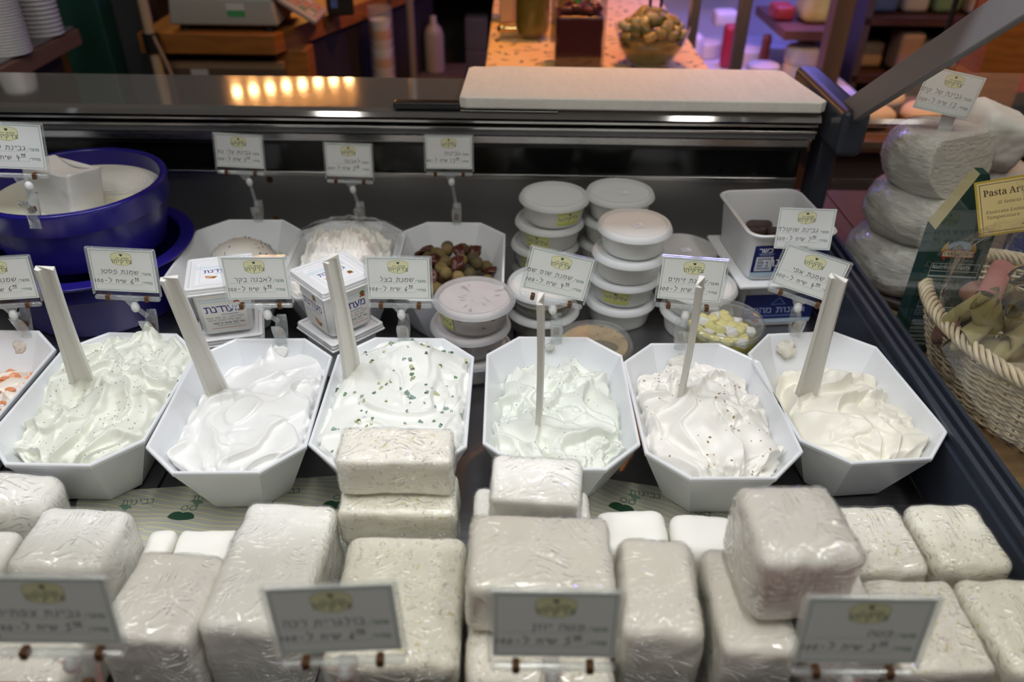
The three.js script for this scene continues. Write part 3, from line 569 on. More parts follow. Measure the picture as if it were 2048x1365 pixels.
{
  // ricotta crumble under a raised sheet of film
  const h = creamHeight({ corners: [0.06, 0.06, 0.07, 0.07], mid: 0.07, folds: 5, dir: 0.4, amp: 0.012, chop: 0.018, z0: 90 });
  const g = spreadGeometry((s, t) => h(s, t) + 0.012 * fbm(s * 6, t * 9, 3, 4) - 0.01 * Math.pow(1 - Math.abs(ns(s * 5, t * 7, 9)), 6), 110, 140);
  const t = thing('ricotta_crumble', 'bright white crumbled ricotta heaped in a back bowl under film', 'cheese', [backB[1][0], 0.001, backB[1][1]]);
  part('crumble', g, std([0.88, 0.86, 0.8], 0.7), t);
  const f = spreadGeometry((s, tt) => 0.1 + 0.045 * (1 - s * s) * (1 - tt * tt) + 0.012 * fbm(s * 4, tt * 5, 8, 4) , 60, 80); 
  f.setIndex([...f.index.array].filter((_, i, A) => { const b = i - i % 3; return [0, 1, 2].every((k) => f.attributes.position.getZ(A[b + k]) < -0.02); }));
  part('cling_film', f, M.film, t);
}
{
  const oliveM = [std([0.2, 0.14, 0.045], 0.35, { bumpMap: mottle, bumpScale: 0.001 }), std([0.28, 0.19, 0.07], 0.3, { bumpMap: mottle, bumpScale: 0.001 }), std([0.12, 0.09, 0.035], 0.4, { bumpMap: mottle, bumpScale: 0.001 })];
  const og = [0, 1, 2].map((k) => { const g = new THREE.SphereGeometry(0.0105, 20, 14), p = g.attributes.position; for (let i = 0; i < p.count; i++) { const q = 1 + 0.16 * fbm(p.getX(i) * 160 + k * 7, p.getY(i) * 160, p.getZ(i) * 160); p.setXYZ(i, p.getX(i) * q * 1.1, p.getY(i) * q, p.getZ(i) * q); } return smoothed(g); });
  const tomM = std([0.075, 0.018, 0.01], 0.4), tg = [0, 1].map((k) => { const g = new THREE.SphereGeometry(0.014, 18, 12), p = g.attributes.position; for (let i = 0; i < p.count; i++) { const x = p.getX(i), z = p.getZ(i); p.setXYZ(i, x * (1.1 + 0.5 * ns(x * 90, z * 90, k)), p.getY(i) * 0.28 + 0.008 * ns(x * 70 + k * 5, z * 70), z * (0.8 + 0.4 * ns(z * 80, x * 80, k))); } return smoothed(g); });
  const base = lump(0.11, 0.05, 0.17, 0.024, 0.008, (v) => 0.004 * fbm(v.x * 60, v.y * 60, v.z * 60));
  const [cx, cz] = backB[2];
  const o = solo('olive_brine', base, std([0.09, 0.055, 0.02], 0.25), 'dark spiced oil between the olives', 'marinade', undefined, 'stuff'); o.position.set(cx, 0.032, cz);
  let n = 0;
  for (let j = 0; j < 8; j++) for (let i = 0; i < 6; i++) {
    const x = -0.058 + i * 0.0232 + rr(-0.004, 0.004) + (j % 2) * 0.008, z = -0.085 + j * 0.0245 + rr(-0.004, 0.004), e = (x / 0.075) ** 2 + (z / 0.11) ** 2; if (e > 1.05) continue;
    const y = 0.056 + 0.03 * (1 - e) + rr(-0.004, 0.006); n++;
    if (n % 4 === 1) { const q = solo('dried_tomato', tg[n % 2], tomM, 'dark red dried tomato piece among the spiced olives', 'dried tomato', 'dried tomatoes in the olive bowl'); q.position.set(cx + x, y + 0.006, cz + z); q.rotation.set(rr(-0.6, 0.6), rr(0, 6), rr(-0.6, 0.6)); }
    else { const q = solo('olive', og[n % 3], oliveM[n % 3], 'spiced green olive in the white back bowl', 'olive', 'olives in the back bowl'); q.position.set(cx + x, y, cz + z); q.rotation.set(rr(0, 6), rr(0, 6), rr(0, 6)); }
  }
}
priceSign([-0.44, 0.094, -1.261], [-0.453, 0.216, -1.262], 0.05, -0.06, tx('גבינת עלי גת', '5.90', 320), 'price sign behind the peppered cheese ball', { w: 0.08, bent: [0.006, -0.002, 0] });
priceSign([-0.265, 0.094, -1.261], [-0.274, 0.203, -1.262], 0.0, -0.02, tx('לאבנה', '5.90', 320), 'price sign behind the crumbled ricotta', { w: 0.08 });
priceSign([-0.098, 0.094, -1.261], [-0.108, 0.219, -1.262], 0.0, 0.0, tx('גבינות', '13.90', 320), 'price sign behind the bowl of olives', { w: 0.08 });

// ------------------------------------------------------------------ round lidded deli tubs
const TH = 0.042;
const tubBodyG = lathe([[0, 0], [0.044, 0], [0.0465, 0.002], [0.0525, 0.034], [0.055, 0.0345], [0.055, 0.0365], [0.0535, 0.037]], 56);
const tubLidG = lathe([[0, 0.0392], [0.047, 0.0392], [0.0485, 0.0415], [0.0515, 0.042], [0.0545, 0.0416], [0.0572, 0.0365], [0.0582, 0.0335], [0.0578, 0.0328], [0.0562, 0.0345], [0.0535, 0.0395]], 64);
const fillG = (y) => lathe([[0, y], [0.045, y], [0.05, y - 0.0015]], 40);
const labelTex = canvasTex(256, 256, (g) => { g.fillStyle = '#dfe08c'; g.fillRect(0, 0, 256, 256); g.fillStyle = '#c9cf5e'; g.fillRect(0, 0, 256, 40); g.fillRect(0, 216, 256, 40); badge(g, 128, 120, 236, '#dfe3a0'); });
const stickerG = (r0, r1, y0, y1, half = 0.42) => { const g = new THREE.CylinderGeometry(r1, r0, y1 - y0, 12, 1, true, -half, half * 2); g.translate(0, (y0 + y1) / 2, 0); return g; };
const labelMat = std(0xffffff, 0.5, { map: labelTex });
const whiteTag = std(0xffffff, 0.6, { map: canvasTex(128, 96, (g) => { g.fillStyle = '#f0f0f4'; g.fillRect(0, 0, 128, 96); g.fillStyle = '#3c4a9a'; g.font = '20px sans-serif'; for (let i = 0; i < 3; i++) g.fillRect(14, 16 + i * 24, 60 + (i * 17) % 40, 6); }) });
function tub(x, y, z, turn, label, group, { fill = M.curd, body = M.tubBody, lid = M.tubLid, sticker = null, tagged = false, solid = true } = {}) {
  const t = thing('deli_tub', label, 'tub', [x, y, z], turn, group);
  part('body', tubBodyG, body, t); part('filling', solid ? lathe([[0, 0.0015], [0.0425, 0.0015], [0.0455, 0.004], [0.051, 0.0335], [0.049, 0.036], [0, 0.0366]], 48) : fillG(0.034), fill, t);
  part('lid', tubLidG, lid, t);
  if (sticker !== null) { const s = part('label', stickerG(0.0482, 0.0524, 0.007, 0.0325), labelMat, t, 'yellow green shop label'); s.rotation.y = sticker; }
  if (tagged) { const s = part('price_tag', mv(new THREE.BoxGeometry(0.016, 0.0004, 0.012), 0.004, 0.0396, 0.004), whiteTag, t, 'small white price sticker'); s.rotation.y = 0.2; }
  return t;
}
const speckled = std(0xffffff, 0.55, { map: dataTex(512, (u, v) => { const b = ns(u * 26, v * 13, 3), m = 1 + 0.12 * fbm(u * 7, v * 7, 1); return b > 0.42 ? [0.42, 0.38, 0.42] : [0.8 * m, 0.755 * m, 0.745 * m]; }, 1, true) });
const whiteCurd = std([0.86, 0.855, 0.82], 0.5), yogurt = std([0.88, 0.89, 0.87], 0.4);
const stackLabels = ['topmost', 'second from the top', 'third from the top', 'bottom'];
// A: speckled olive cheese, three high
['topmost', 'middle', 'bottom'].forEach((w, i) => tub(-0.054 + [0, -0.006, -0.002][i], (2 - i) * TH, -0.966, 0.3 * i, `clear lidded tub of purple-flecked cheese, ${w} of its stack before the olives`, 'tubs of purple-flecked cheese', { fill: speckled, body: M.tubClear, lid: phy([0.92, 0.92, 0.93], 0.35, { transmission: 0.72 }), sticker: i === 0 ? -1.0 : null }));
// B: bright white tubs; C and D: cream tubs behind
stackLabels.forEach((w, i) => tub(0.18 + [0.006, 0.001, -0.003, -0.006][i], (3 - i) * TH, -1.118 + [0, 0.004, 0, 0.003][i], 0, `white cheese tub, ${w} of the stack between two tilted signs`, 'front stack of white tubs', { fill: yogurt, body: phy([0.9, 0.91, 0.88], 0.35, { transmission: 0.4 }), sticker: i === 2 ? -0.35 : null, tagged: i === 0 }));
stackLabels.forEach((w, i) => tub(0.06 + [0.006, 0, -0.006, -0.004][i], (3 - i) * TH, -1.222, 0, `cream tub with shop label, ${w} of the stack behind the olive tub`, 'left rear stack of tubs', { fill: whiteCurd, sticker: [0.5, -0.45, -0.5, -0.4][i] }));
stackLabels.forEach((w, i) => tub(0.176 - [0, 0.004, 0.008, 0.004][i], (3 - i) * TH, -1.24, 0, `cream tub, ${w} of the stack hidden behind the bright white tubs`, 'right rear stack of tubs', { fill: whiteCurd, tagged: i === 0 }));
['upper', 'lower'].forEach((w, i) => tub(0.2845, (1 - i) * TH, -1.2, 0, `tub with pinkish filling, ${w} of two beside the white box`, 'tubs with pink filling', { fill: std([0.55, 0.42, 0.38], 0.5), body: M.tubClear, tagged: i === 0 }));
['upper', 'lower'].forEach((w, i) => tub(0.292, (1 - i) * TH, -1.083, 0, `plain white cheese tub, ${w} of two behind the feta in oil`, 'white tubs behind the feta', { fill: yogurt, sticker: i === 1 ? -0.1 : null }));
// tubs of black olives in oil
['upper', 'lower'].forEach((w, i) => tub(0.048, (1 - i) * TH, -1.08, 0, `tub with dark olives and white cheese in oil, ${w} of two`, 'tubs of olives in oil', { fill: std(0xffffff, 0.3, { map: dataTex(256, (u, v) => (fbm(u * 24, v * 9, i * 5) > 0.05 ? [0.42, 0.39, 0.16] : [0.3, 0.28, 0.15]), 1, true) }), body: M.tubClear }));
part('cheese_layer', lathe([[0, 0.0372], [0.049, 0.0368], [0.0514, 0.034], [0.0508, 0.026], [0.0505, 0.02]], 40), whiteCurd, scene.children.findLast((o) => o.userData.label?.startsWith('tub with dark olives') && o.userData.label.includes('upper')), 'white cheese on top of the olives');
// hummus dish
{
  const t = tub(0.122, 0, -0.983, 0, 'low clear tub of brown mashed dip with an oily hollow, behind the dill cheese bowl', undefined, { fill: std(0xffffff, 0.45, { map: dataTex(256, (u, v) => { const k = 1 + 0.3 * fbm(u * 10, v * 10), r = ns(u * 40, v * 40, 3) > 0.5 ? 0.6 : 1; return [0.66 * k * r, 0.57 * k * r, 0.42 * k * r]; }, 1, true) }), body: M.tubClear, lid: phy([0.95, 0.95, 0.94], 0.12, { transmission: 0.93 }) });
  part('oil_pool', lathe([[0, 0.0372], [0.02, 0.0372], [0.026, 0.0366]], 24).scale(1.1, 1, 0.7).translate(0.006, 0, 0.012), phy([0.16, 0.13, 0.06], 0.08), t);
}
// feta cubes in oil: a taller clear tub
{
  const [x, z] = [0.303, -0.966], t = thing('feta_jar', 'clear lidded tub of feta cubes in yellow oil', 'tub', [x, 0, z]);
  const k = 0.094 / 0.042, up = (g) => { const q = g.clone(), p = q.attributes.position; for (let i = 0; i < p.count; i++) if (p.getY(i) < 0.033) p.setY(i, p.getY(i) * (0.085 / 0.034)); else p.setY(i, p.getY(i) + 0.051); return smoothed(q); };
  part('body', up(tubBodyG), M.tubClear, t); part('lid', up(tubLidG), phy([0.93, 0.94, 0.94], 0.1, { transmission: 0.92 }), t);
  part('oil', lathe([[0, 0.002], [0.043, 0.002], [0.046, 0.006], [0.0506, 0.07], [0, 0.0702]], 40), phy([0.3, 0.27, 0.02], 0.08), t);
  for (let i = 0; i < 26; i++) { const a = i * 2.4, r = 0.042 * Math.sqrt((i + 0.5) / 26), c = lump(0.016, 0.013, 0.015, 0.003, 0.004, (v) => 0.001 * ns(v.x * 300 + i, v.y * 300, v.z * 300)); c.rotateX(rr(-0.5, 0.5)); c.rotateY(rr(0, 3)); c.rotateZ(rr(-0.4, 0.4)); c.translate(Math.cos(a) * r, 0.071 + rr(-0.002, 0.006), Math.sin(a) * r); part('feta_cube', c, i % 3 ? std([0.8, 0.74, 0.28], 0.35) : whiteCurd, t); }
}

// ------------------------------------------------------------------ square printed tubs (two stacks of two)
const WORD = 'מעודנת';
function sprig(g, x, y, s) { g.fillStyle = '#e9b79a'; g.beginPath(); g.ellipse(x, y, s * 0.9, s * 0.5, 0.2, 0, 7); g.fill(); g.fillStyle = '#c8321f'; g.beginPath(); g.arc(x + s * 0.5, y + s * 0.1, s * 0.32, 0, 7); g.fill(); g.beginPath(); g.ellipse(x - s * 0.7, y - s * 0.4, s * 0.3, s * 0.12, 0.7, 0, 7); g.fill(); g.strokeStyle = '#2f7a2a'; g.lineWidth = s * 0.16; g.beginPath(); g.moveTo(x - s * 0.5, y - s * 0.4); g.quadraticCurveTo(x, y, x + s * 0.7, y + s * 0.3); g.stroke(); g.fillStyle = '#5e9a33'; g.beginPath(); g.arc(x + s * 0.85, y - s * 0.1, s * 0.2, 0, 7); g.fill(); }
function seal(g, x, y, s) { g.fillStyle = '#6f7a33'; g.beginPath(); g.arc(x, y, s, 0, 7); g.fill(); g.fillStyle = '#a33a2a'; for (let k = 0; k < 7; k++) { g.beginPath(); g.arc(x + s * 0.7 * Math.cos(k), y + s * 0.7 * Math.sin(k * 1.3), s * 0.2, 0, 7); g.fill(); } g.fillStyle = '#b02a22'; g.beginPath(); g.moveTo(x - s * 1.2, y + s); g.quadraticCurveTo(x, y + s * 0.5, x + s * 1.2, y + s); g.lineTo(x + s, y + s * 1.5); g.quadraticCurveTo(x, y + s, x - s, y + s * 1.5); g.fill(); }
function bands(g, y, W) { g.strokeStyle = '#9fcfe6'; g.lineWidth = 7; for (let r = 0; r < 2; r++) for (let x = 0; x < W; x += 16) { g.beginPath(); g.moveTo(x, y + r * 26); g.lineTo(x + 8, y + r * 26 + 12); g.stroke(); } }
const tubSide = (rich) => canvasTex(384, 384, (g, W, H) => {
  g.fillStyle = '#f1efe9'; g.fillRect(0, 0, W, H); bands(g, 40, W); seal(g, W * (rich ? 0.6 : 0.8), 60, 26);
  heb(g, WORD, W * 0.9, 120, 56, 11, '#1f2a86', { gap: 0.16, slant: -0.12 }); g.fillStyle = '#33408f'; g.fillRect(W * 0.4, 205, W * 0.4, 5);
  if (rich) { sprig(g, W * 0.6, 320, 62); g.fillStyle = '#8fbfe0'; g.fillRect(W * 0.1, 230, W * 0.25, 4); g.fillRect(W * 0.1, 240, W * 0.25, 4); }
  else { heb(g, 'ממרח חלבי עם שמן צמחי', W * 0.93, 228, 17, 2.4, '#666'); heb(g, 'טעם מלח ומוצק מיוחד', W * 0.85, 256, 17, 2.4, '#666'); heb(g, 'מוצר לאחר פתיחה יש לשמור', W * 0.93, 290, 13, 3, '#222'); heb(g, 'בקירור עד ארבע מעלות', W * 0.8, 314, 11, 1.8, '#777'); g.fillStyle = '#d98c80'; g.fillRect(W * 0.1, 345, W * 0.85, 6); }
});
const tubTop = canvasTex(384, 384, (g, W, H) => { g.fillStyle = '#f5f5f6'; g.fillRect(0, 0, W, H); g.strokeStyle = '#e3e6ea'; g.lineWidth = 8; g.strokeRect(36, 36, W - 72, H - 72); bands(g, 70, W * 0.9); heb(g, WORD, W * 0.82, 140, 44, 9, '#1f2a86', { gap: 0.16, slant: -0.12 }); g.fillStyle = '#33408f'; g.fillRect(W * 0.42, 205, W * 0.3, 5); sprig(g, W * 0.32, 270, 50); seal(g, W * 0.78, 270, 22); });
const tubSideA = std(0xffffff, 0.32, { map: tubSide(false) }), tubSideB = std(0xffffff, 0.32, { map: tubSide(true) }), tubTopM = std(0xffffff, 0.35, { map: tubTop });
function squareTub(x, y, z, turn, label, print = true) {
  const t = thing('printed_tub', label, 'tub', [x, y, z], turn, 'square printed tubs'), h = 0.082, a0 = 0.034, a1 = 0.039;
  const body = lump(1, h - 0.006, 1, 0.0, 0.02), rb = new RoundedBoxGeometry(0.078, h - 0.006, 0.078, 4, 0.012), p = rb.attributes.position;
  for (let i = 0; i < p.count; i++) { const f = clamp(p.getY(i) / (h - 0.006) + 0.5), k = mix(a0, a1, f) / 0.039; p.setXYZ(i, p.getX(i) * k, p.getY(i) + (h - 0.006) / 2, p.getZ(i) * k); }
  part('body', smoothed(rb), M.whitePlastic, t);
  if (print) for (const [k, m] of [[0, tubSideA], [1, tubSideB], [2, tubSideA], [3, tubSideB]]) {
    const g = new THREE.PlaneGeometry(0.056, 0.06, 1, 1), q = g.attributes.position; for (let i = 0; i < q.count; i++) { const f = (q.getY(i) + 0.03 + 0.008) / (h - 0.006); q.setXYZ(i, q.getX(i) * mix(0.95, 1.06, f), q.getY(i) + 0.038, mix(a0, a1, f) + 0.0004); } g.rotateY(-k * Math.PI / 2);
    part('print', g, m, t, 'printed side with blue lettering');
  }
  const lid = part('lid', [rbox(0.088, 0.008, 0.088, 0.0035, 0, h - 0.005, 0, 3), rbox(0.09, 0.003, 0.09, 0.0014, 0, h - 0.009, 0)], M.whitePlastic, t);
  part('rim', [[0.041, 0, 0.006, 0.084], [-0.041, 0, 0.006, 0.084], [0, 0.041, 0.084, 0.006], [0, -0.041, 0.084, 0.006]].map(([lx, lz, w, d]) => rbox(w, 0.004, d, 0.0018, lx, h - 0.0005, lz)), M.whitePlastic, lid);
  if (print) { const g = new THREE.PlaneGeometry(0.062, 0.062); g.rotateX(-Math.PI / 2); g.translate(0, h - 0.0008, 0); part('print', g, tubTopM, lid); }
  return t;
}
squareTub(-0.4, 0, -0.954, 0.27, 'lower of the two square white tubs behind the labaneh sign', false);
squareTub(-0.4, 0.0825, -0.954, 0.27, 'upper square white tub with blue lettering, half behind the labaneh sign');
squareTub(-0.245, 0, -0.957, 0.8, 'lower of the two square white tubs standing corner-on', false);
squareTub(-0.245, 0.0825, -0.957, 0.75, 'upper square white tub with blue lettering, standing corner-on');

// ------------------------------------------------------------------ blue buckets with brined cheese
function bucket(y, r, label) {
  const t = thing('blue_bucket', label, 'bucket', [-0.678, y, -1.15], 0, 'stacked blue buckets');
  part('body', lathe([[0, 0.002], [r - 0.03, 0.002], [r - 0.024, 0.004], [r - 0.008, 0.074], [r - 0.009, 0.104], [r - 0.006, 0.106], [r, 0.106], [r + 0.002, 0.104], [r + 0.001, 0.1], [r, 0.072], [r - 0.004, 0.07], [r - 0.019, 0.004], [r - 0.022, 0], [0, 0]], 72), M.blue, t);
  return t;
}
bucket(0, 0.142, 'lower royal blue plastic bucket carrying another');
part('rim_flange', lathe([[0.136, 0.1], [0.156, 0.101], [0.157, 0.104], [0.156, 0.106], [0.136, 0.1065]], 72), M.blue, scene.children.at(-1));
bucket(0.1068, 0.135, 'upper royal blue plastic bucket filled with brine');
{
  const o = solo('brine', lathe([[0, 0.1855], [0.12, 0.1855], [0.1262, 0.1862]], 64), M.brine, 'milky yellowish brine in the upper blue bucket', 'brine', undefined, 'stuff'); o.position.set(-0.678, 0, -1.15);
  const curdG = lump(0.088, 0.09, 0.062, 0.004, 0.004, (v, n) => 0.0012 * fbm(v.x * 60, v.y * 60, v.z * 60) + 0.0007 * Math.abs(ns(v.y * 160, v.x * 30, 4)) - (n.y > 0.6 ? 0.011 * (1 - (v.x / 0.042) ** 2) : 0));
  const c = solo('cheese_wedge', curdG, M.curd, 'white brined cheese piece with a curved top jutting from the brine', 'cheese'); c.position.set(-0.672, 0.206, -1.112); c.rotation.set(-0.15, -0.35, -0.12);
  const g2 = new THREE.SphereGeometry(0.06, 48, 24); g2.scale(1, 0.45, 0.75); const p = g2.attributes.position; for (let i = 0; i < p.count; i++) { const k = 1 + 0.09 * fbm(p.getX(i) * 40, p.getY(i) * 40, p.getZ(i) * 40); p.setXYZ(i, p.getX(i) * k, p.getY(i) * k, p.getZ(i) * k); }
  const d = solo('brined_cheese', smoothed(g2), std([0.78, 0.76, 0.71], 0.6, { bumpMap: mottle, bumpScale: 0.0012 }), 'rough rounded cheese half sunk in the brine at the back of the bucket', 'cheese'); d.position.set(-0.63, 0.184, -1.195);
  priceSign([-0.668, 0.211, -1.017], [-0.672, 0.311, -1.02], 0.25, -0.12, tx('גבינת קאש', '4.90'), 'price sign clipped to the blue bucket', { w: 0.088, bent: [0.016, 0, 0.004] });
}
{ // plain white box at the far left
  const t = thing('white_crate', 'plain white plastic food box left of the blue buckets', 'box', [-0.93, 0, -1.08]);
  part('body', rbox(0.16, 0.115, 0.24, 0.012, 0, 0.0575, 0, 4), std([0.55, 0.55, 0.5], 0.4), t);
  part('lid', rbox(0.172, 0.012, 0.252, 0.005, 0, 0.119, 0, 3), M.whitePlastic, t);
}

// ------------------------------------------------------------------ rectangular tubs with navy labels at the right
const navyLabel = (variant) => canvasTex(512, 256, (g, W, H) => {
  g.fillStyle = '#1c2766'; g.fillRect(0, 0, W, H); g.fillStyle = '#bcd3e6'; g.fillRect(0, H * 0.86, W, H * 0.14);
  if (!variant) { heb(g, 'כשר', 130, 26, 30, 7, '#eef0f6'); g.fillStyle = '#b9c2e0'; g.fillRect(34, 66, 110, 4); g.fillRect(44, 76, 92, 4); g.fillStyle = '#d9dbe0'; g.fillRect(24, 92, 120, 118); g.fillStyle = '#56608c'; for (let i = 0; i < 15; i++) g.fillRect(36, 100 + i * 6.6, 92, 1.5 + (i * 7) % 4); heb(g, 'גבינות', 330, 120, 50, 10, '#eef0f6', { slant: -0.1 }); g.fillStyle = '#7db4dd'; g.fillRect(165, 190, 150, 26); g.fillStyle = '#0f1a4a'; g.fillRect(175, 199, 120, 8); }
  else { heb(g, 'גבינות מהכפר', W * 0.9, 120, 42, 8, '#9fb0d8', { slant: -0.1 }); g.fillStyle = '#5c76b0'; g.fillRect(60, 186, 380, 12); g.strokeStyle = '#6a7cb8'; g.lineWidth = 6; g.beginPath(); g.moveTo(200, 90); g.lineTo(250, 30); g.lineTo(300, 90); g.closePath(); g.stroke(); g.fillStyle = '#b04438'; g.beginPath(); g.ellipse(110, 236, 34, 14, 0.3, 0, 7); g.fill(); }
});
function foodBox(y, label, variant, open) {
  const t = thing('food_box', label, 'food box', [0.4145, y, -1.165], 0.1, 'rectangular boxes with navy labels'), h = 0.083, w = 0.134, d = 0.166;
  const outer = new RoundedBoxGeometry(w, h, d, 5, 0.018), shell = (k, y0, y1) => { const s = [], n = 40; };
  const ring = (a, b, r, yy) => { const out = [], c = 6; for (const [sx, sz, a0] of [[1, 1, 0], [-1, 1, 1], [-1, -1, 2], [1, -1, 3]]) for (let i = 0; i <= c; i++) { const an = (a0 + i / c) * Math.PI / 2; out.push(V(sx * (a - r) + r * Math.cos(an), yy, sz * (b - r) + r * Math.sin(an))); } return out; };
  const rings = [ring(0.001, 0.001, 0.0005, 0), ring(w / 2 - 0.012, d / 2 - 0.012, 0.014, 0), ring(w / 2 - 0.009, d / 2 - 0.009, 0.016, 0.003), ring(w / 2 - 0.003, d / 2 - 0.003, 0.02, h - 0.006), ring(w / 2 + 0.002, d / 2 + 0.002, 0.022, h - 0.005), ring(w / 2 + 0.003, d / 2 + 0.003, 0.022, h - 0.002), ring(w / 2 + 0.001, d / 2 + 0.001, 0.022, h), ring(w / 2 - 0.002, d / 2 - 0.002, 0.02, h - 0.001), ring(w / 2 - 0.005, d / 2 - 0.005, 0.018, h - 0.008), ring(w / 2 - 0.011, d / 2 - 0.011, 0.014, 0.005), ring(0.001, 0.001, 0.0005, 0.004)];
  const pos = [], m = rings[0].length; for (let r = 0; r < rings.length - 1; r++) for (let i = 0; i < m; i++) { const j = (i + 1) % m, A = rings[r], B = rings[r + 1]; for (const v of [A[i], B[j], A[j], A[i], B[i], B[j]]) pos.push(v.x, v.y, v.z); }
  let g = new THREE.BufferGeometry(); g.setAttribute('position', new THREE.BufferAttribute(new Float32Array(pos), 3)); g = metreUV(toCreasedNormals(g, 0.7));
  part('body', g, phy([0.78, 0.79, 0.81], 0.35, { transmission: 0.15 }), t);
  const lg = new THREE.PlaneGeometry(w * 0.86, 0.055), q = lg.attributes.position; for (let i = 0; i < q.count; i++) { const f = (q.getY(i) + 0.0275 + 0.008) / h; q.setXYZ(i, q.getX(i), q.getY(i) + 0.036, d / 2 - 0.009 + 0.006 * f + 0.0012); }
  part('label', lg, std(0xffffff, 0.4, { map: navyLabel(variant) }), t, 'navy blue printed label');
  if (!open) part('lid', [rbox(w + 0.012, 0.007, d + 0.012, 0.003, 0, h - 0.001, 0, 3)], M.whitePlastic, t);
  return t;
}
foodBox(0, 'closed rectangular white box with navy label under the open one', true, false);
foodBox(0.0862, 'open rectangular translucent box with navy barcode label', false, true);
{
  const g = lump(0.044, 0.02, 0.044, 0.0098, 0.004, (v) => 0.001 * ns(v.x * 90, v.z * 90)), m = std([0.045, 0.02, 0.014], 0.5);
  for (const [x, z, y] of [[-0.035, 0.03, 0.118], [0.014, 0.036, 0.12], [-0.03, -0.02, 0.116], [0.02, -0.016, 0.118], [-0.008, -0.05, 0.114]]) { const o = solo('chocolate_cheese', g, m, 'dark chocolate-brown round in the open white box', 'cheese', 'dark rounds in the open box'); o.position.set(0.4145 + x, y, -1.165 + z); o.rotation.set(rr(-0.3, 0.3), rr(0, 3), rr(-0.3, 0.3)); }
  const o = thing('price_card', 'price card taped to the front of the open white box', 'price sign', [0.43, 0.168, -1.074], -0.05);
  const c = cardPlate(0.082, 0.062); c.rotateX(-0.18); c.translate(0, 0.014, 0); part('card', c, [std(0xffffff, 0.55, { map: tx('גבינת שוקולד לא אחיד', '7.90') }), std([0.8, 0.81, 0.8], 0.6)], o);
  part('tape', rbox(0.015, 0.014, 0.0012, 0.0004, 0, -0.017, 0.0066), phy([0.75, 0.74, 0.66], 0.4, { transmission: 0.3 }), o, 'strip of yellowed tape');
}

// ------------------------------------------------------------------ printed wax paper on the deck
{
  const paperTex = canvasTex(1024, 1024, (g, W) => {
    g.fillStyle = '#b4b5af'; g.fillRect(0, 0, W, W);
    g.strokeStyle = '#d6d39a'; g.lineWidth = 5; for (let i = -40; i < 80; i++) { g.beginPath(); for (let x = 0; x <= W; x += 32) { const y = i * 30 + x * 0.25 + 7 * Math.sin(x * 0.02 + i * 0.7); x ? g.lineTo(x, y) : g.moveTo(x, y); } g.stroke(); }
    const face = (x, y, s) => { g.save(); g.translate(x, y); g.rotate(0.12); g.fillStyle = '#1d4a33'; g.beginPath(); g.moveTo(-s, 0.1 * s); g.bezierCurveTo(-s * 0.9, -s * 0.5, -s * 0.3, -s * 0.6, 0, -s * 0.35); g.bezierCurveTo(s * 0.4, -s * 0.6, s, -s * 0.3, s, 0.15 * s); g.bezierCurveTo(s * 0.6, s * 0.45, -s * 0.5, s * 0.5, -s, 0.1 * s); g.fill(); g.strokeStyle = '#4b6b58'; g.lineWidth = s * 0.07; for (const k of [-0.32, 0.32]) { g.beginPath(); g.arc(k * s + s * 0.3, -s * 0.85, s * 0.24, 0, 7); g.stroke(); } g.fillStyle = '#6c8a76'; g.beginPath(); g.moveTo(s * 0.1, -s * 1.5); g.bezierCurveTo(s * 0.4, -s * 1.9, s * 1.2, -s * 1.8, s * 1.2, -s * 1.3); g.bezierCurveTo(s * 0.9, -s * 1.5, s * 0.8, -s * 1.1, s * 1.0, -s * 1.0); g.bezierCurveTo(s * 0.5, -s * 1.1, s * 0.5, -s * 1.6, s * 0.1, -s * 1.5); g.fill(); g.restore(); };
    for (let j = 0; j < 3; j++) for (let i = 0; i < 3; i++) { face(150 + i * 350 + (j % 2) * 120, 250 + j * 330, 62); heb(g, 'גבינות', 330 + i * 350 + (j % 2) * 120, 120 + j * 330, 30, 4, '#51705d'); }
  }, true);
  paperTex.repeat.set(1 / 0.26, 1 / 0.26);
  const m = std(0xffffff, 0.55, { map: paperTex });
  const sheet = (x, z, w, d, turn, label, k) => {
    const g = new THREE.PlaneGeometry(w, d, 60, 30); g.rotateX(-Math.PI / 2); const p = g.attributes.position, uv = g.attributes.uv;
    for (let i = 0; i < p.count; i++) { p.setY(i, 0.0006 + 0.0006 * (1 + ns(p.getX(i) * 14 + k, p.getZ(i) * 14))); uv.setXY(i, p.getX(i) + k * 0.1, -p.getZ(i)); }
    g.computeVertexNormals();
    const o = solo('wax_paper', g, m, label, 'paper'); o.position.set(x, 0, z); o.rotation.y = turn;
  };
  sheet(-0.3, -0.64, 0.42, 0.16, 0.12, 'printed wax paper with green motifs under the labaneh bowl', 1.2);
  sheet(0.17, -0.645, 0.3, 0.15, -0.2, 'printed wax paper with green motifs between the two right bowls', 4.3);
}

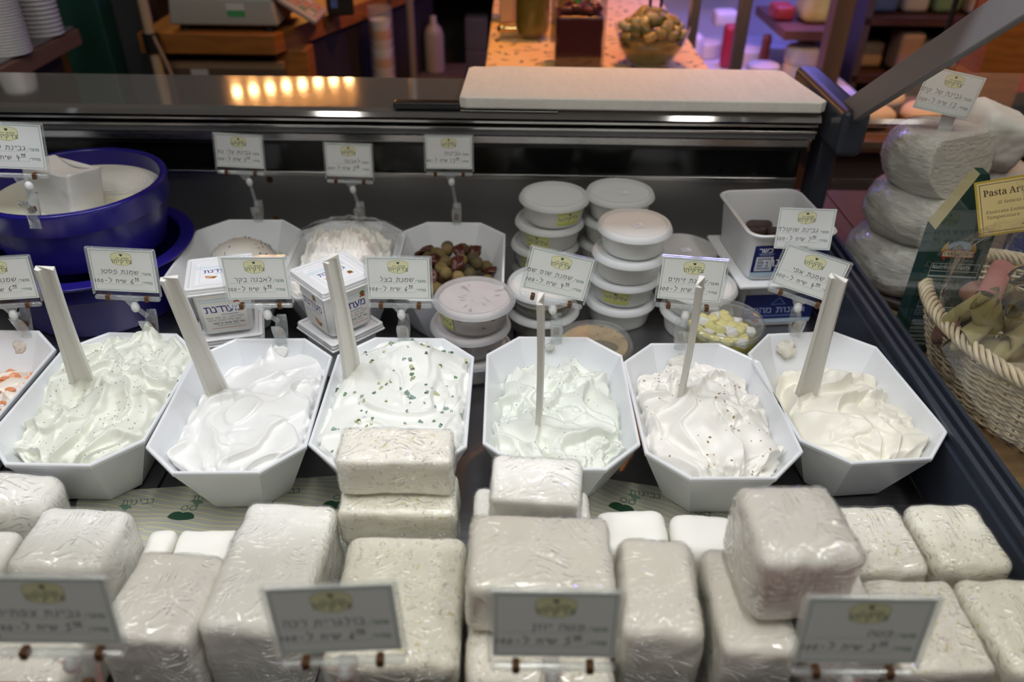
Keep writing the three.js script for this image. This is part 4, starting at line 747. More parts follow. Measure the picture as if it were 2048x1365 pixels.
// ------------------------------------------------------------------ cheese blocks
const feta = [std(0xffffff, 0.5, { map: pitTex(1, [0.93, 0.92, 0.86]), bumpMap: pitBump, bumpScale: 0.0016 }), std(0xffffff, 0.5, { map: pitTex(9, [0.92, 0.905, 0.86]), bumpMap: pitBump, bumpScale: 0.0016 })];
const plainBlock = [phy([0.83, 0.81, 0.73], 0.45), phy([0.86, 0.85, 0.79], 0.45), phy([0.83, 0.81, 0.75], 0.45)];
let blockNo = 0;
function block(label, x, y, z, w, h, d, o = {}) {
  const { yaw = 0, tx: rx = 0, tz: rz = 0, pitted = false, r = 0.0085, lumpy = 0.0032, film = true, tone = 0, chew = 0 } = o, k = ++blockNo * 5.3;
  const t = thing('cheese_block', label, 'cheese', [x, y, z], yaw, 'wrapped cheese blocks on the front of the deck');
  const g = lump(w, h, d, r, 0.005, (v, n) => lumpy * (fbm(v.x * 17 + k, v.y * 17, v.z * 17, 3) * 1.5 - 0.2) + 0.0009 * ns(v.x * 75, v.y * 75 + k, v.z * 75) - (chew ? chew * smooth(0.2, 0.8, ns(v.x * 55 + k, v.y * 40, v.z * 55)) * smooth(0.1, 0.5, n.z) : 0));
  g.rotateX(rx); g.rotateZ(rz); g.computeBoundingBox(); g.translate(0, -g.boundingBox.min.y, 0);
  part('cheese', g, pitted ? feta[blockNo % 2] : plainBlock[tone], t);
  if (film) {
    const f = inflated(g, 0.0009), p = f.attributes.position, n = f.attributes.normal;
    for (let i = 0; i < p.count; i++) { const s = 0.0012 * Math.max(0, ns(p.getX(i) * 60 + k, p.getY(i) * 60, p.getZ(i) * 60)) + (Math.abs(n.getX(i)) > 0.8 ? 0.0016 * Math.max(0, ns(p.getY(i) * 40, p.getZ(i) * 90 + k)) : 0); p.setXYZ(i, p.getX(i) + n.getX(i) * s, p.getY(i) + n.getY(i) * s, p.getZ(i) + n.getZ(i) * s); }
    f.computeBoundingBox(); f.translate(0, Math.max(0, -f.boundingBox.min.y), 0);
    part('cling_film', smoothed(f), M.film, t);
  }
  return t;
}
// pile before the chive cheese
block('bottom feta slab of the pile before the chive cheese', -0.115, 0, -0.6, 0.12, 0.052, 0.058, { pitted: true });
block('middle feta slab of the pile before the chive cheese', -0.1155, 0.0525, -0.6, 0.122, 0.052, 0.064, { pitted: true });
block('topmost feta slab of the pile before the chive cheese', -0.117, 0.1055, -0.617, 0.12, 0.05, 0.056, { pitted: true, yaw: 0.02 });
block('large pitted ivory feta block behind the second front sign', -0.1, 0, -0.474, 0.117, 0.1, 0.148, { pitted: true, r: 0.013, lumpy: 0.0014 });
block('long smooth white block left of the pitted feta', -0.226, 0, -0.512, 0.096, 0.1, 0.158, { r: 0.013, tone: 1, yaw: -0.04 });
block('rough-edged white block between the two left front signs', -0.315, 0, -0.472, 0.086, 0.1, 0.1, { r: 0.01, lumpy: 0.003, chew: 0.005, yaw: -0.06, tone: 2 });
block('low white block behind the rough-edged one', -0.312, 0, -0.565, 0.074, 0.06, 0.05, { tone: 1, film: false });
block('thin low white block beside the wrapped one on the left', -0.366, 0, -0.565, 0.03, 0.058, 0.05, { tone: 1, film: false });
block('white wrapped block whose right side shows wrinkled film, before the green cheese bowl', -0.43, 0, -0.54, 0.096, 0.1, 0.084, { yaw: -0.03, r: 0.014, tone: 1 });
block('round-shouldered wrapped block touching the green cheese bowl', -0.537, 0, -0.602, 0.116, 0.1, 0.062, { yaw: 0.06, r: 0.022, tone: 1, tz: -0.12 });
block('plain block below the round-shouldered one', -0.545, 0, -0.53, 0.11, 0.085, 0.066, { r: 0.012, tone: 2 });
block('wrapped block behind the leftmost front sign', -0.43, 0, -0.438, 0.11, 0.08, 0.1, { r: 0.013, pitted: false });
block('wrapped block at the left end of the front row', -0.55, 0, -0.438, 0.11, 0.078, 0.1, { tone: 2 });
// pile before the dill cheese
block('bottom block of the pile before the dill cheese bowl', 0.023, 0, -0.582, 0.118, 0.05, 0.06, { tone: 1 });
block('middle block of the pile before the dill cheese bowl', 0.023, 0.0505, -0.582, 0.12, 0.05, 0.062, { tone: 1 });
block('top wrapped block of the pile before the dill cheese bowl', 0.026, 0.101, -0.575, 0.09, 0.05, 0.06, { tx: 0.1, yaw: -0.06, tone: 1 });
block('bare low white block left of its twin before the lumpy cheese', 0.127, 0, -0.577, 0.074, 0.08, 0.062, { tone: 1, film: false, r: 0.014 });
block('bare low white block beside the tall wrapped pile', 0.203, 0, -0.574, 0.073, 0.08, 0.062, { tone: 1, film: false, r: 0.014 });
block('lower block carrying the wide smooth one', 0.027, 0, -0.46, 0.128, 0.088, 0.14, { r: 0.012, pitted: true });
block('wide smooth shiny block above the third front sign', 0.027, 0.0885, -0.482, 0.128, 0.062, 0.09, { r: 0.01, lumpy: 0.001, tz: -0.035 });
block('tall wrapped block between the wide smooth one and the tilted pile', 0.135, 0, -0.476, 0.074, 0.12, 0.114, { yaw: -0.06, r: 0.014, lumpy: 0.004 });
block('tall wrapped block under the crowning block', 0.213, 0, -0.462, 0.07, 0.12, 0.116, { yaw: -0.03, r: 0.012, lumpy: 0.003 });
block('tall wrapped block right under the crowning block', 0.289, 0, -0.474, 0.07, 0.119, 0.14, { r: 0.012, tone: 2 });
block('crowning wrapped block on top of the right pile', 0.243, 0.1215, -0.476, 0.09, 0.08, 0.092, { yaw: 0.07, r: 0.014, lumpy: 0.0045, chew: 0.004, tone: 2 });
block('pitted wrapped block left of its neighbour by the side frame', 0.366, 0, -0.553, 0.075, 0.1, 0.088, { pitted: true, yaw: 0.03, r: 0.01 });
block('pitted wrapped block in the corner by the side frame', 0.447, 0, -0.556, 0.078, 0.102, 0.088, { pitted: true, yaw: 0.05, r: 0.013 });
block('pitted wrapped block behind the last front sign', 0.372, 0, -0.452, 0.086, 0.1, 0.1, { pitted: true, yaw: 0.03 });
block('pitted wrapped block in the front corner by the side frame', 0.46, 0, -0.452, 0.08, 0.1, 0.106, { pitted: true, yaw: 0.04, r: 0.013 });

// ------------------------------------------------------------------ beyond the side glass: wooden table with cheese, basket and pasta
const oak = std(0xffffff, 0.55, { map: woodTex([0.36, 0.27, 0.17], [0.6, 0.49, 0.33], 512, 0.5), bumpMap: mottle, bumpScale: 0.0006 });
const darkWood = std(0xffffff, 0.5, { map: woodTex([0.13, 0.08, 0.055], [0.26, 0.17, 0.12], 512, 0.4), bumpMap: mottle, bumpScale: 0.0006 });
const tableWood = std(0xffffff, 0.5, { map: woodTex([0.22, 0.17, 0.13], [0.33, 0.25, 0.18], 512, 0.6), bumpMap: mottle, bumpScale: 0.0006 });
{
  const t = thing('side_table', 'brown wooden table standing against the side of the display case', 'table', [1.02, FLOOR, -1.0]);
  for (let i = 0; i < 8; i++) part('plank', rbox(0.112, 0.025, 1.3, 0.003, -0.395 + i * 0.1145, -FLOOR - 0.0125, 0), tableWood, t);
  part('apron', boxg(0.86, 0.08, 1.2, 0, -FLOOR - 0.067, 0), tableWood, t);
  for (const [x, z] of [[-0.38, -0.56], [0.38, -0.56], [-0.38, 0.56], [0.38, 0.56]]) part('leg', rbox(0.06, -FLOOR - 0.1, 0.06, 0.005, x, (-FLOOR - 0.1) / 2, z), tableWood, t);
}
solo('serving_board', rbox(0.42, 0.022, 0.6, 0.014, 0.775, 0.0115, -0.995, 4), oak, 'pale oak serving board with rounded corners under the basket', 'board');
{
  const g = lathe([[0, 0.0], [0.115, 0.0], [0.123, 0.004], [0.125, 0.012], [0.121, 0.018], [0.112, 0.02], [0, 0.02]], 64);
  const o = solo('round_board', metreUV(g), darkWood, 'dark round wooden board under the stacked ricotta', 'board'); o.position.set(0.69, 0.0228, -1.205);
}
// three wrapped ricotta rounds and a cut piece on top
function ricotta(x, y, z, r, h, label, k, cut) {
  const t = thing('ricotta_round', label, 'cheese', [x, y, z], 0, 'wrapped ricotta rounds in a stack');
  const g = new THREE.SphereGeometry(1, 72, 48), p = g.attributes.position;
  for (let i = 0; i < p.count; i++) { const a = p.getX(i), b = p.getY(i), c = p.getZ(i), q = Math.hypot(a, c), e = Math.sign(b) * Math.pow(Math.abs(b), 0.9), s = q > 0 ? Math.pow(q, 0.8) / q : 1, f = 1 + 0.12 * fbm(a * 1.7 + k * 9, b * 1.7, c * 1.7); let X = a * s * r * f, Y = (clamp(e * 0.68, -0.5, 0.5) + 0.5) * h, Z = c * s * r * f; if (cut) { const [nx, ny, nz, d] = cut, q2 = X * nx + (Y - h / 2) * ny + Z * nz - d; if (q2 > 0) { X -= q2 * nx; Y -= q2 * ny; Z -= q2 * nz; } } p.setXYZ(i, X, Math.max(0, Y), Z); }
  smoothed(g);
  part('cheese', g, std([0.76, 0.75, 0.67], 0.55, { bumpMap: mottle, bumpScale: 0.0012 }), t);
  const f = inflated(g, 0.0012); f.translate(0, 0.0012, 0); part('cling_film', f, M.film, t);
}
ricotta(0.65, 0.0428, -1.18, 0.093, 0.088, 'bottom wrapped ricotta round on the dark round board', 0.4);
ricotta(0.648, 0.1325, -1.178, 0.085, 0.08, 'middle wrapped ricotta round of the stack', 1.7);
ricotta(0.648, 0.2145, -1.175, 0.079, 0.086, 'upper wrapped ricotta round with a flat cut face', 2.9, [0.42, 0.22, 0.88, 0.042]);
{
  const g = lump(0.1, 0.085, 0.09, 0.022, 0.006, (v) => 0.004 * fbm(v.x * 30, v.y * 30, v.z * 30) + 0.001 * ns(v.x * 150, v.y * 150, v.z * 150)); g.rotateZ(-0.35); g.rotateX(0.1);
  const o = solo('ricotta_piece', g, std([0.8, 0.79, 0.74], 0.65, { bumpMap: mottle, bumpScale: 0.0014 }), 'rough bare ricotta piece leaning behind the wrapped rounds', 'cheese'); o.position.set(0.752, 0.272, -1.235);
  const l = solo('cheese_chunk', lump(0.1, 0.185, 0.09, 0.03, 0.008, (v) => 0.004 * fbm(v.x * 20, v.y * 20, v.z * 20)), std([0.6, 0.56, 0.52], 0.55, { bumpMap: mottle, bumpScale: 0.001 }), 'greyish cheese chunk under the bare ricotta piece', 'cheese'); l.position.set(0.79, 0.136, -1.24);
  const t = thing('price_card', 'price card stuck into the top of the ricotta stack', 'price sign', [0.64, 0.322, -1.165], -0.12);
  const c = cardPlate(0.082, 0.06); c.rotateX(-0.1); c.rotateZ(-0.17); c.translate(-0.012, 0.035, 0); part('card', c, [std(0xffffff, 0.55, { map: tx('גבינת של קוזו', '13') }), std([0.8, 0.81, 0.8], 0.6)], t);
  part('stick', rbox(0.02, 0.1, 0.002, 0.0008, 0, -0.02, -0.006), M.knob, t);
}
// wicker basket: each woven rod and each stake is a part
{
  const cx = 0.708, cz = -0.885, base = 0.0232, H = 0.118, t = thing('wicker_basket', 'oval pale wicker basket full of pasta packs', 'basket', [cx, base, cz], 0.06);
  const wick = std([0.62, 0.52, 0.34], 0.5), wick2 = std([0.54, 0.44, 0.28], 0.5), N = 44;
  const ra = (y) => mix(0.1, 0.142, Math.pow(y / H, 0.8)), rb = (y) => mix(0.15, 0.195, Math.pow(y / H, 0.8));
  for (let r = 0; r < 22; r++) {
    const y = 0.006 + r * 0.0046, pts = [];
    for (let i = 0; i < N * 2; i++) { const a = i / (N * 2) * Math.PI * 2, o = 0.0032 * Math.cos(a * N / 2 + r * Math.PI); pts.push(V(Math.cos(a) * (ra(y) + o), y + 0.0012 * Math.sin(a * N / 4 + r), Math.sin(a) * (rb(y) + o))); }
    part('woven_rod', new THREE.TubeGeometry(new THREE.CatmullRomCurve3(pts, true), N * 4, 0.0021, 5, true), r % 3 ? wick : wick2, t);
  }
  for (let i = 0; i < N; i++) { const a = i / N * Math.PI * 2, pts = [0, 0.35, 0.7, 1].map((f) => V(Math.cos(a) * (ra(f * H) - 0.001), f * H, Math.sin(a) * (rb(f * H) - 0.001))); part('stake', new THREE.TubeGeometry(new THREE.CatmullRomCurve3(pts), 8, 0.002, 5), wick2, t); }
  for (let k = 0; k < 5; k++) { // twisted border
    const pts = []; for (let i = 0; i < 180; i++) { const a = i / 180 * Math.PI * 2, ph = a * 22 + k * Math.PI * 2 / 5; pts.push(V(Math.cos(a) * (ra(H) + 0.0075 * Math.cos(ph)), H + 0.0075 * Math.sin(ph), Math.sin(a) * (rb(H) + 0.0075 * Math.cos(ph)))); }
    part('border_rod', new THREE.TubeGeometry(new THREE.CatmullRomCurve3(pts, true), 560, 0.0033, 5, true), k % 2 ? wick : wick2, t);
  }
  part('bottom', lathe([[0, 0], [0.099, 0], [0.099, 0.004], [0, 0.004]], 48).scale(1, 1, 1.48), wick2, t);
}
// green pasta carton with a pinched top
{
  const t = thing('pasta_carton', 'dark green paper pasta pack with a folded gable top', 'pasta pack', [0.613, 0.03, -1.0], -0.06), w = 0.04, d = 0.014, h = 0.195, hh = 0.08;
  const face = canvasTex(384, 768, (g, W, H) => {
    g.fillStyle = '#123b30'; g.fillRect(0, 0, W, H); const y0 = 110;
    g.fillStyle = '#c8a23a'; for (const s of [-1, 1]) for (let k = 0; k < 4; k++) { g.beginPath(); g.ellipse(W / 2 + s * 92, y0 - 22 + k * 9, 22, 7, s * (0.9 - k * 0.2), 0, 7); g.fill(); }
    g.fillStyle = '#b3312a'; g.beginPath(); g.moveTo(W * 0.22, y0 + 20); g.lineTo(W * 0.3, y0 + 75); g.lineTo(W * 0.36, y0 + 25); g.fill(); g.fillStyle = '#8fa9b8'; g.beginPath(); g.ellipse(W / 2, y0 - 6, 80, 44, 0, 0, 7); g.fill(); g.fillStyle = '#5f6f5c'; g.beginPath(); g.moveTo(W / 2 - 76, y0 + 8); g.lineTo(W / 2 - 10, y0 - 34); g.lineTo(W / 2 + 30, y0 - 8); g.lineTo(W / 2 + 76, y0 + 6); g.fill();
    g.fillStyle = '#e3d7b0'; g.fillRect(W / 2 - 96, y0 + 8, 200, 40); g.strokeStyle = '#a8322a'; g.lineWidth = 6; g.strokeRect(W / 2 - 96, y0 + 8, 200, 40); g.fillStyle = '#4a3520'; g.font = 'bold 30px serif'; g.fillText('TARALLORO', W / 2 - 92, y0 + 38, 190);
    g.strokeStyle = '#c9cfc6'; g.lineWidth = 3; g.strokeRect(50, 200, W - 70, 330); g.fillStyle = '#c9cfc6'; g.font = 'bold 34px sans-serif'; g.fillText('Nutrition Facts', 58, 232, W - 90); g.fillRect(50, 244, W - 70, 4); g.fillRect(50, 274, W - 70, 8); g.font = '17px sans-serif';
    ['Serving Size 56g', 'Total Fat 1g', '  Saturated Fat 0g', '  Trans Fat 0g', 'Cholesterol 0mg', 'Sodium 10mg', 'Total Carbohydrate 40g', '  Dietary Fiber 2g', 'Protein 7g'].forEach((s, i) => { g.fillText(s, 60, 304 + i * 19); }); g.fillRect(50, 474, W - 70, 6); for (let i = 0; i < 3; i++) g.fillRect(60, 490 + i * 13, W - 110 - i * 30, 3);
    g.fillStyle = '#8d938b'; for (let i = 0; i < 7; i++) g.fillRect(50, 560 + i * 26, W - 80, i % 2 ? 12 : 18);
  });
  const gm = std([0.012, 0.05, 0.036], 0.5), body = [];
  const q = (a, b, c, e, uv) => { const g = new THREE.BufferGeometry(); g.setAttribute('position', new THREE.BufferAttribute(new Float32Array([a, b, c, a, c, e].flat()), 3)); g.setAttribute('uv', new THREE.BufferAttribute(new Float32Array([0, 0, 1, 0, 1, 1, 0, 0, 1, 1, 0, 1]), 2)); g.computeVertexNormals(); return g; };
  const tri = (a, b, c) => { const g = new THREE.BufferGeometry(); g.setAttribute('position', new THREE.BufferAttribute(new Float32Array([...a, ...b, ...c]), 3)); g.setAttribute('uv', new THREE.BufferAttribute(new Float32Array(6), 2)); g.computeVertexNormals(); return g; };
  const T = h + hh;
  body.push(q([w, 0, d], [w, 0, -d], [w, h, -d], [w, h, d]), q([-w, 0, -d], [-w, 0, d], [-w, h, d], [-w, h, -d]), q([w, 0, -d], [-w, 0, -d], [-w, h, -d], [w, h, -d]), q([-w, 0, -d], [w, 0, -d], [w, 0, d], [-w, 0, d]), q([-w, h, d], [w, h, d], [0.006, T, d * 0.8], [-0.006, T, d * 0.8]), q([w, h, -d], [-w, h, -d], [-0.006, T, -d * 0.8], [0.006, T, -d * 0.8]), q([w, h, d], [w, h, -d], [0.006, T, -d * 0.8], [0.006, T, d * 0.8]), q([-0.006, T, d * 0.8], [0.006, T, d * 0.8], [0.006, T, -d * 0.8], [-0.006, T, -d * 0.8]));
  part('paper', body, gm, t);
  part('gable', q([-w, h, -d], [-w, h, d], [-0.006, T, d * 0.8], [-0.006, T, -d * 0.8]), std([0.42, 0.38, 0.2], 0.5), t, 'pale printed gable side');
  part('print', q([-w, 0.0, d + 0.0006], [w, 0.0, d + 0.0006], [w, h, d + 0.0006], [-w, h, d + 0.0006]), std(0xffffff, 0.5, { map: face }), t, 'printed face with nutrition table');
}
// clear bag of big coloured pasta tubes
{
  const [bx, by, bz] = [0.637, 0.062, -0.885], cols = [[0.8, 0.68, 0.27], [0.62, 0.24, 0.2], [0.62, 0.53, 0.25], [0.78, 0.63, 0.24], [0.56, 0.27, 0.18], [0.66, 0.36, 0.08], [0.82, 0.7, 0.33]];
  const bump = dataTex(128, (u) => 0.5 + 0.5 * Math.sin(u * 60), 0.05), mats = cols.map((c) => phy(c, 0.45, { bumpMap: bump, bumpScale: 0.0005 }));
  const shell = () => { const g = new THREE.CylinderGeometry(0.017, 0.0155, 0.062, 20, 8, true), p = g.attributes.position; for (let i = 0; i < p.count; i++) { const x = p.getX(i), y = p.getY(i), z = p.getZ(i); p.setXYZ(i, x, y + 0.55 * x, z * 0.62 + 0.006 * Math.sin(y * 40)); } g.computeVertexNormals(); const q = inflated(g, -0.0018); const idx = q.index.array; for (let i = 0; i < idx.length; i += 3) { const s = idx[i]; idx[i] = idx[i + 1]; idx[i + 1] = s; } q.computeVertexNormals(); return merge([g, q]); };
  const g = shell(); let n = 0;
  for (const [x, y, z, rx, ry, rz] of [[-0.085, 0.1, 0.03, 0.3, 0.2, -0.3], [-0.06, 0.128, 0.02, 1.2, 0.5, 0.9], [-0.07, 0.075, 0.045, 1.3, 0.3, 1.2], [-0.03, 0.1, 0.06, 0.2, 0.4, 0.6], [-0.095, 0.06, 0.01, 0.4, 1, 0.2], [-0.02, 0.135, 0.01, 0.8, 0.2, 0.4], [-0.03, 0.06, 0.07, 1.4, 0.6, 1.4], [0.01, 0.105, 0.05, 0.6, 0.3, -0.9], [0.02, 0.075, 0.075, 0.3, 0.9, 0.3], [-0.06, 0.05, 0.06, 1.4, 0.2, -1.2], [-0.005, 0.045, 0.06, 0.2, 0.2, 1.1], [-0.05, 0.09, -0.01, 1, 1, 0.4], [0.0, 0.09, 0.0, 0.4, 1.2, 1], [0.03, 0.13, 0.03, 1.2, 0.1, 0.2], [-0.075, 0.095, 0.055, 0.1, -0.2, 0.5], [0.05, 0.1, 0.06, 0.7, 0.4, 0.3], [0.04, 0.06, 0.05, 0.1, 0.5, -0.6], [-0.09, 0.035, 0.035, 0.5, 0.2, 0.8]]) {
    const o = solo('pasta_tube', g, mats[n % 7], ['yellow', 'dark pink', 'straw yellow', 'golden', 'reddish brown', 'orange', 'pale yellow'][n % 7] + ' slant-cut pasta tube inside the clear bag', 'pasta', 'coloured pasta tubes in the bag'); n++;
    o.position.set(bx + x * 0.72 + 0.01, by + y + 0.018, bz + z * 0.75 - 0.006); o.scale.setScalar(1.05); o.rotation.set(rx, ry, rz);
  }
  const t = thing('pasta_bag', 'clear crinkled bag of coloured pasta tied at the top with a cream label', 'pasta pack', [bx, by, bz]);
  const pf = [[0.02, 0], [0.06, 0.004], [0.07, 0.03], [0.08, 0.11], [0.076, 0.17], [0.05, 0.205], [0.02, 0.222], [0.012, 0.23], [0.022, 0.245], [0.04, 0.268]], b = lathe(pf, 72), p = b.attributes.position;
  for (let i = 0; i < p.count; i++) { const x = p.getX(i), y = p.getY(i), z = p.getZ(i), a = Math.atan2(z, x), k = 1 + 0.05 * ns(a * 4, y * 14, 3) + (y > 0.12 ? 0.09 * Math.sin(a * 11 + y * 20) : 0); p.setXYZ(i, x * k, y, z * k * 0.95); }
  part('wrap', smoothed(b), phy([0.99, 0.99, 0.99], 0.04, { transmission: 1, ior: 1.35, bumpMap: filmTex, bumpScale: 0.0015 }), t);
  const lt = canvasTex(512, 384, (g, W, H) => {
    g.fillStyle = '#d8c184'; g.fillRect(0, 0, W, H); g.strokeStyle = '#b59a34'; g.lineWidth = 14; g.strokeRect(7, 7, W - 14, H - 14); g.strokeStyle = '#4a3a26'; g.lineWidth = 4; g.strokeRect(28, 28, W - 56, H - 56);
    g.fillStyle = '#4a3826'; g.font = 'bold 62px serif'; g.fillText('Pasta Artigianale', 46, 110, W - 80); g.font = 'italic 30px serif'; g.fillText('di Semola di Grano Duro', 120, 170, W - 170); g.fillText('Essiccata Lentamente a Bassa', 50, 230, W - 90); g.fillText('Temperatura', 50, 268, 200);
    g.strokeStyle = '#6b5636'; g.lineWidth = 5; for (let k = 0; k < 5; k++) { g.beginPath(); g.moveTo(250, 330); g.quadraticCurveTo(290 + k * 22, 300, 300 + k * 36, 268 + k * 6); g.stroke(); g.fillStyle = '#7a6440'; g.beginPath(); g.ellipse(300 + k * 36, 268 + k * 6, 16, 7, -0.6, 0, 7); g.fill(); }
  });
  const c = cardPlate(0.1, 0.072); c.rotateX(-0.25); c.rotateZ(0.36); c.rotateY(-0.35); c.translate(0.008, 0.222, -0.06); part('label_card', c, [std(0xffffff, 0.5, { map: lt }), std([0.5, 0.4, 0.2], 0.6)], t, 'cream printed label card');
  part('tie', new THREE.TorusGeometry(0.014, 0.002, 8, 24).rotateX(Math.PI / 2).translate(0, 0.23, 0), std([0.35, 0.27, 0.06], 0.35, { metalness: 0.8 }), t, 'gold wire tie');
}
{ // blue and yellow packet behind
  const t = thing('blue_packet', 'blue packet with a yellow top standing behind the pasta bag', 'packet', [0.81, 0.023, -1.1], -0.2);
  part('packet', lump(0.1, 0.25, 0.05, 0.012, 0.01, (v) => 0.003 * fbm(v.x * 20, v.y * 20, v.z * 20)).translate(0, 0.125, 0), phy([0.02, 0.05, 0.2], 0.25, { clearcoat: 0.6 }), t);
  part('top_band', lump(0.104, 0.05, 0.054, 0.012, 0.01, (v) => 0.003 * fbm(v.x * 20, v.y * 20, v.z * 20)).translate(0, 0.255, 0), phy([0.65, 0.5, 0.02], 0.25, { clearcoat: 0.6 }), t);
  part('stripe', lump(0.03, 0.2, 0.056, 0.008, 0.01).translate(0.03, 0.12, 0), phy([0.6, 0.5, 0.03], 0.3), t);
}

// ------------------------------------------------------------------ behind the counter: posts, cups, scale, tables, other stalls
const honey = std(0xffffff, 0.45, { map: woodTex([0.42, 0.25, 0.1], [0.66, 0.42, 0.18], 512, 0.5), bumpMap: mottle, bumpScale: 0.0005 });
const umber = std(0xffffff, 0.6, { map: woodTex([0.2, 0.12, 0.07], [0.36, 0.22, 0.13], 512, 0.5) });
solo('green_post', rbox(0.13, CEIL - FLOOR, 0.13, 0.006, -1.247, (CEIL + FLOOR) / 2, -2.46), std([0.014, 0.06, 0.045], 0.45, { bumpMap: mottle, bumpScale: 0.001 }), 'dark green painted post behind the cup shelf', 'post');
solo('grey_post', rbox(0.095, CEIL - FLOOR, 0.095, 0.005, -1.135, (CEIL + FLOOR) / 2, -2.52), std([0.04, 0.042, 0.045], 0.5), 'dark grey square post beside the green one', 'post');
{
  const t = thing('tan_pole', 'thin tan pole with a cable looping off it', 'pole', [-1.02, FLOOR, -2.32]);
  part('pole', cyl(0.014, 0.014, 2.2, 16, 0, 1.1, 0), std([0.42, 0.29, 0.18], 0.5), t);
  part('cable', tube([[0.012, 1.0, 0.012], [0.04, 0.9, 0.015], [0.06, 0.75, 0.01], [0.05, 0.4, 0.02], [0.02, 0.02, 0.03]], 0.006, 24, 8), std([0.25, 0.17, 0.12], 0.5), t);
  part('clamp', cyl(0.022, 0.022, 0.05, 16, 0, 0.98, 0), M.black, t);
}
{
  const t = thing('cup_shelf', 'grey shelf with a brown edge holding stacks of cups', 'shelf', [-1.42, FLOOR, -1.88]);
  part('shelf_top', rbox(0.52, 0.006, 0.62, 0.002, 0, 0.2 - FLOOR - 0.003, 0), std([0.22, 0.2, 0.19], 0.4), t);
  part('edge', rbox(0.54, 0.04, 0.63, 0.003, 0, 0.2 - FLOOR - 0.027, 0), std([0.2, 0.11, 0.07], 0.5), t, 'brown wooden edge');
  part('cabinet', boxg(0.48, 0.2 - FLOOR - 0.048, 0.56, -0.02, (0.2 - FLOOR - 0.048) / 2, 0), std([0.03, 0.02, 0.018], 0.6), t);
}
{ // upside-down nested cups, each cup its own thing
  const cupG = lathe([[0, 0.08], [0.034, 0.08], [0.036, 0.078], [0.047, 0.006], [0.0505, 0.005], [0.0515, 0.0025], [0.05, 0], [0.047, 0.001], [0.046, 0.004], [0.0355, 0.0765], [0, 0.0785]], 36), m = phy([0.72, 0.71, 0.72], 0.35, { transmission: 0.2 });
  for (let i = 0; i < 26; i++) { const o = solo('plastic_cup', cupG, m, 'pale pinkish plastic cup in the tall upside-down stack by the shelf edge', 'cup', 'cups in the near stack'); o.position.set(-1.185, 0.2003 + i * 0.0065, -1.92); }
  for (let i = 0; i < 16; i++) { const o = solo('plastic_cup', cupG, m, 'white plastic cup in the rear stack beside the green post', 'cup', 'cups in the rear stack'); o.position.set(-1.19, 0.2003 + i * 0.0105, -2.1); o.scale.set(0.92, 1, 0.92); }
}
{ // honey-coloured counter with a bent front
  const t = thing('wooden_counter', 'honey-coloured wooden counter carrying the weighing scale', 'counter', [0, FLOOR, 0]);
  const s = new THREE.Shape(); [[-1.07, 2.36], [-0.69, 2.36], [-0.3, 3.35], [-1.07, 3.35]].forEach(([x, y], i) => (i ? s.lineTo(x, y) : s.moveTo(x, y)));
  const g = new THREE.ExtrudeGeometry(s, { depth: 0.05, bevelEnabled: true, bevelSize: 0.003, bevelThickness: 0.003, bevelSegments: 2 }); g.rotateX(-Math.PI / 2); g.translate(0, 0.142 - FLOOR - 0.05, 0);
  part('worktop', metreUV(g), honey, t);
  part('corner_leg', rbox(0.1, 0.09 - FLOOR, 0.08, 0.004, -0.66, (0.09 - FLOOR) / 2, -2.45), honey, t);
  part('side_panel', metreUV((() => { const q = new THREE.BoxGeometry(0.02, 0.08 - FLOOR, 0.9); q.rotateY(-0.375); q.translate(-0.5, (0.08 - FLOOR) / 2, -2.9); return q; })()), std([0.025, 0.02, 0.028], 0.35), t);
}
{
  const t = thing('cardboard_box', 'brown cardboard box under the wooden counter', 'box', [-0.87, FLOOR, -2.47]);
  part('carton', rbox(0.38, 0.06 - FLOOR, 0.16, 0.004, 0, (0.06 - FLOOR) / 2, 0), std([0.22, 0.13, 0.07], 0.8), t);
  part('stripe', boxg(0.385, 0.02, 0.162, 0, 0.03 - FLOOR, 0), std([0.08, 0.05, 0.03], 0.7), t);
  part('sticker', boxg(0.05, 0.02, 0.002, -0.06, 0.028 - FLOOR, 0.082), std([0.4, 0.36, 0.34], 0.6), t);
}
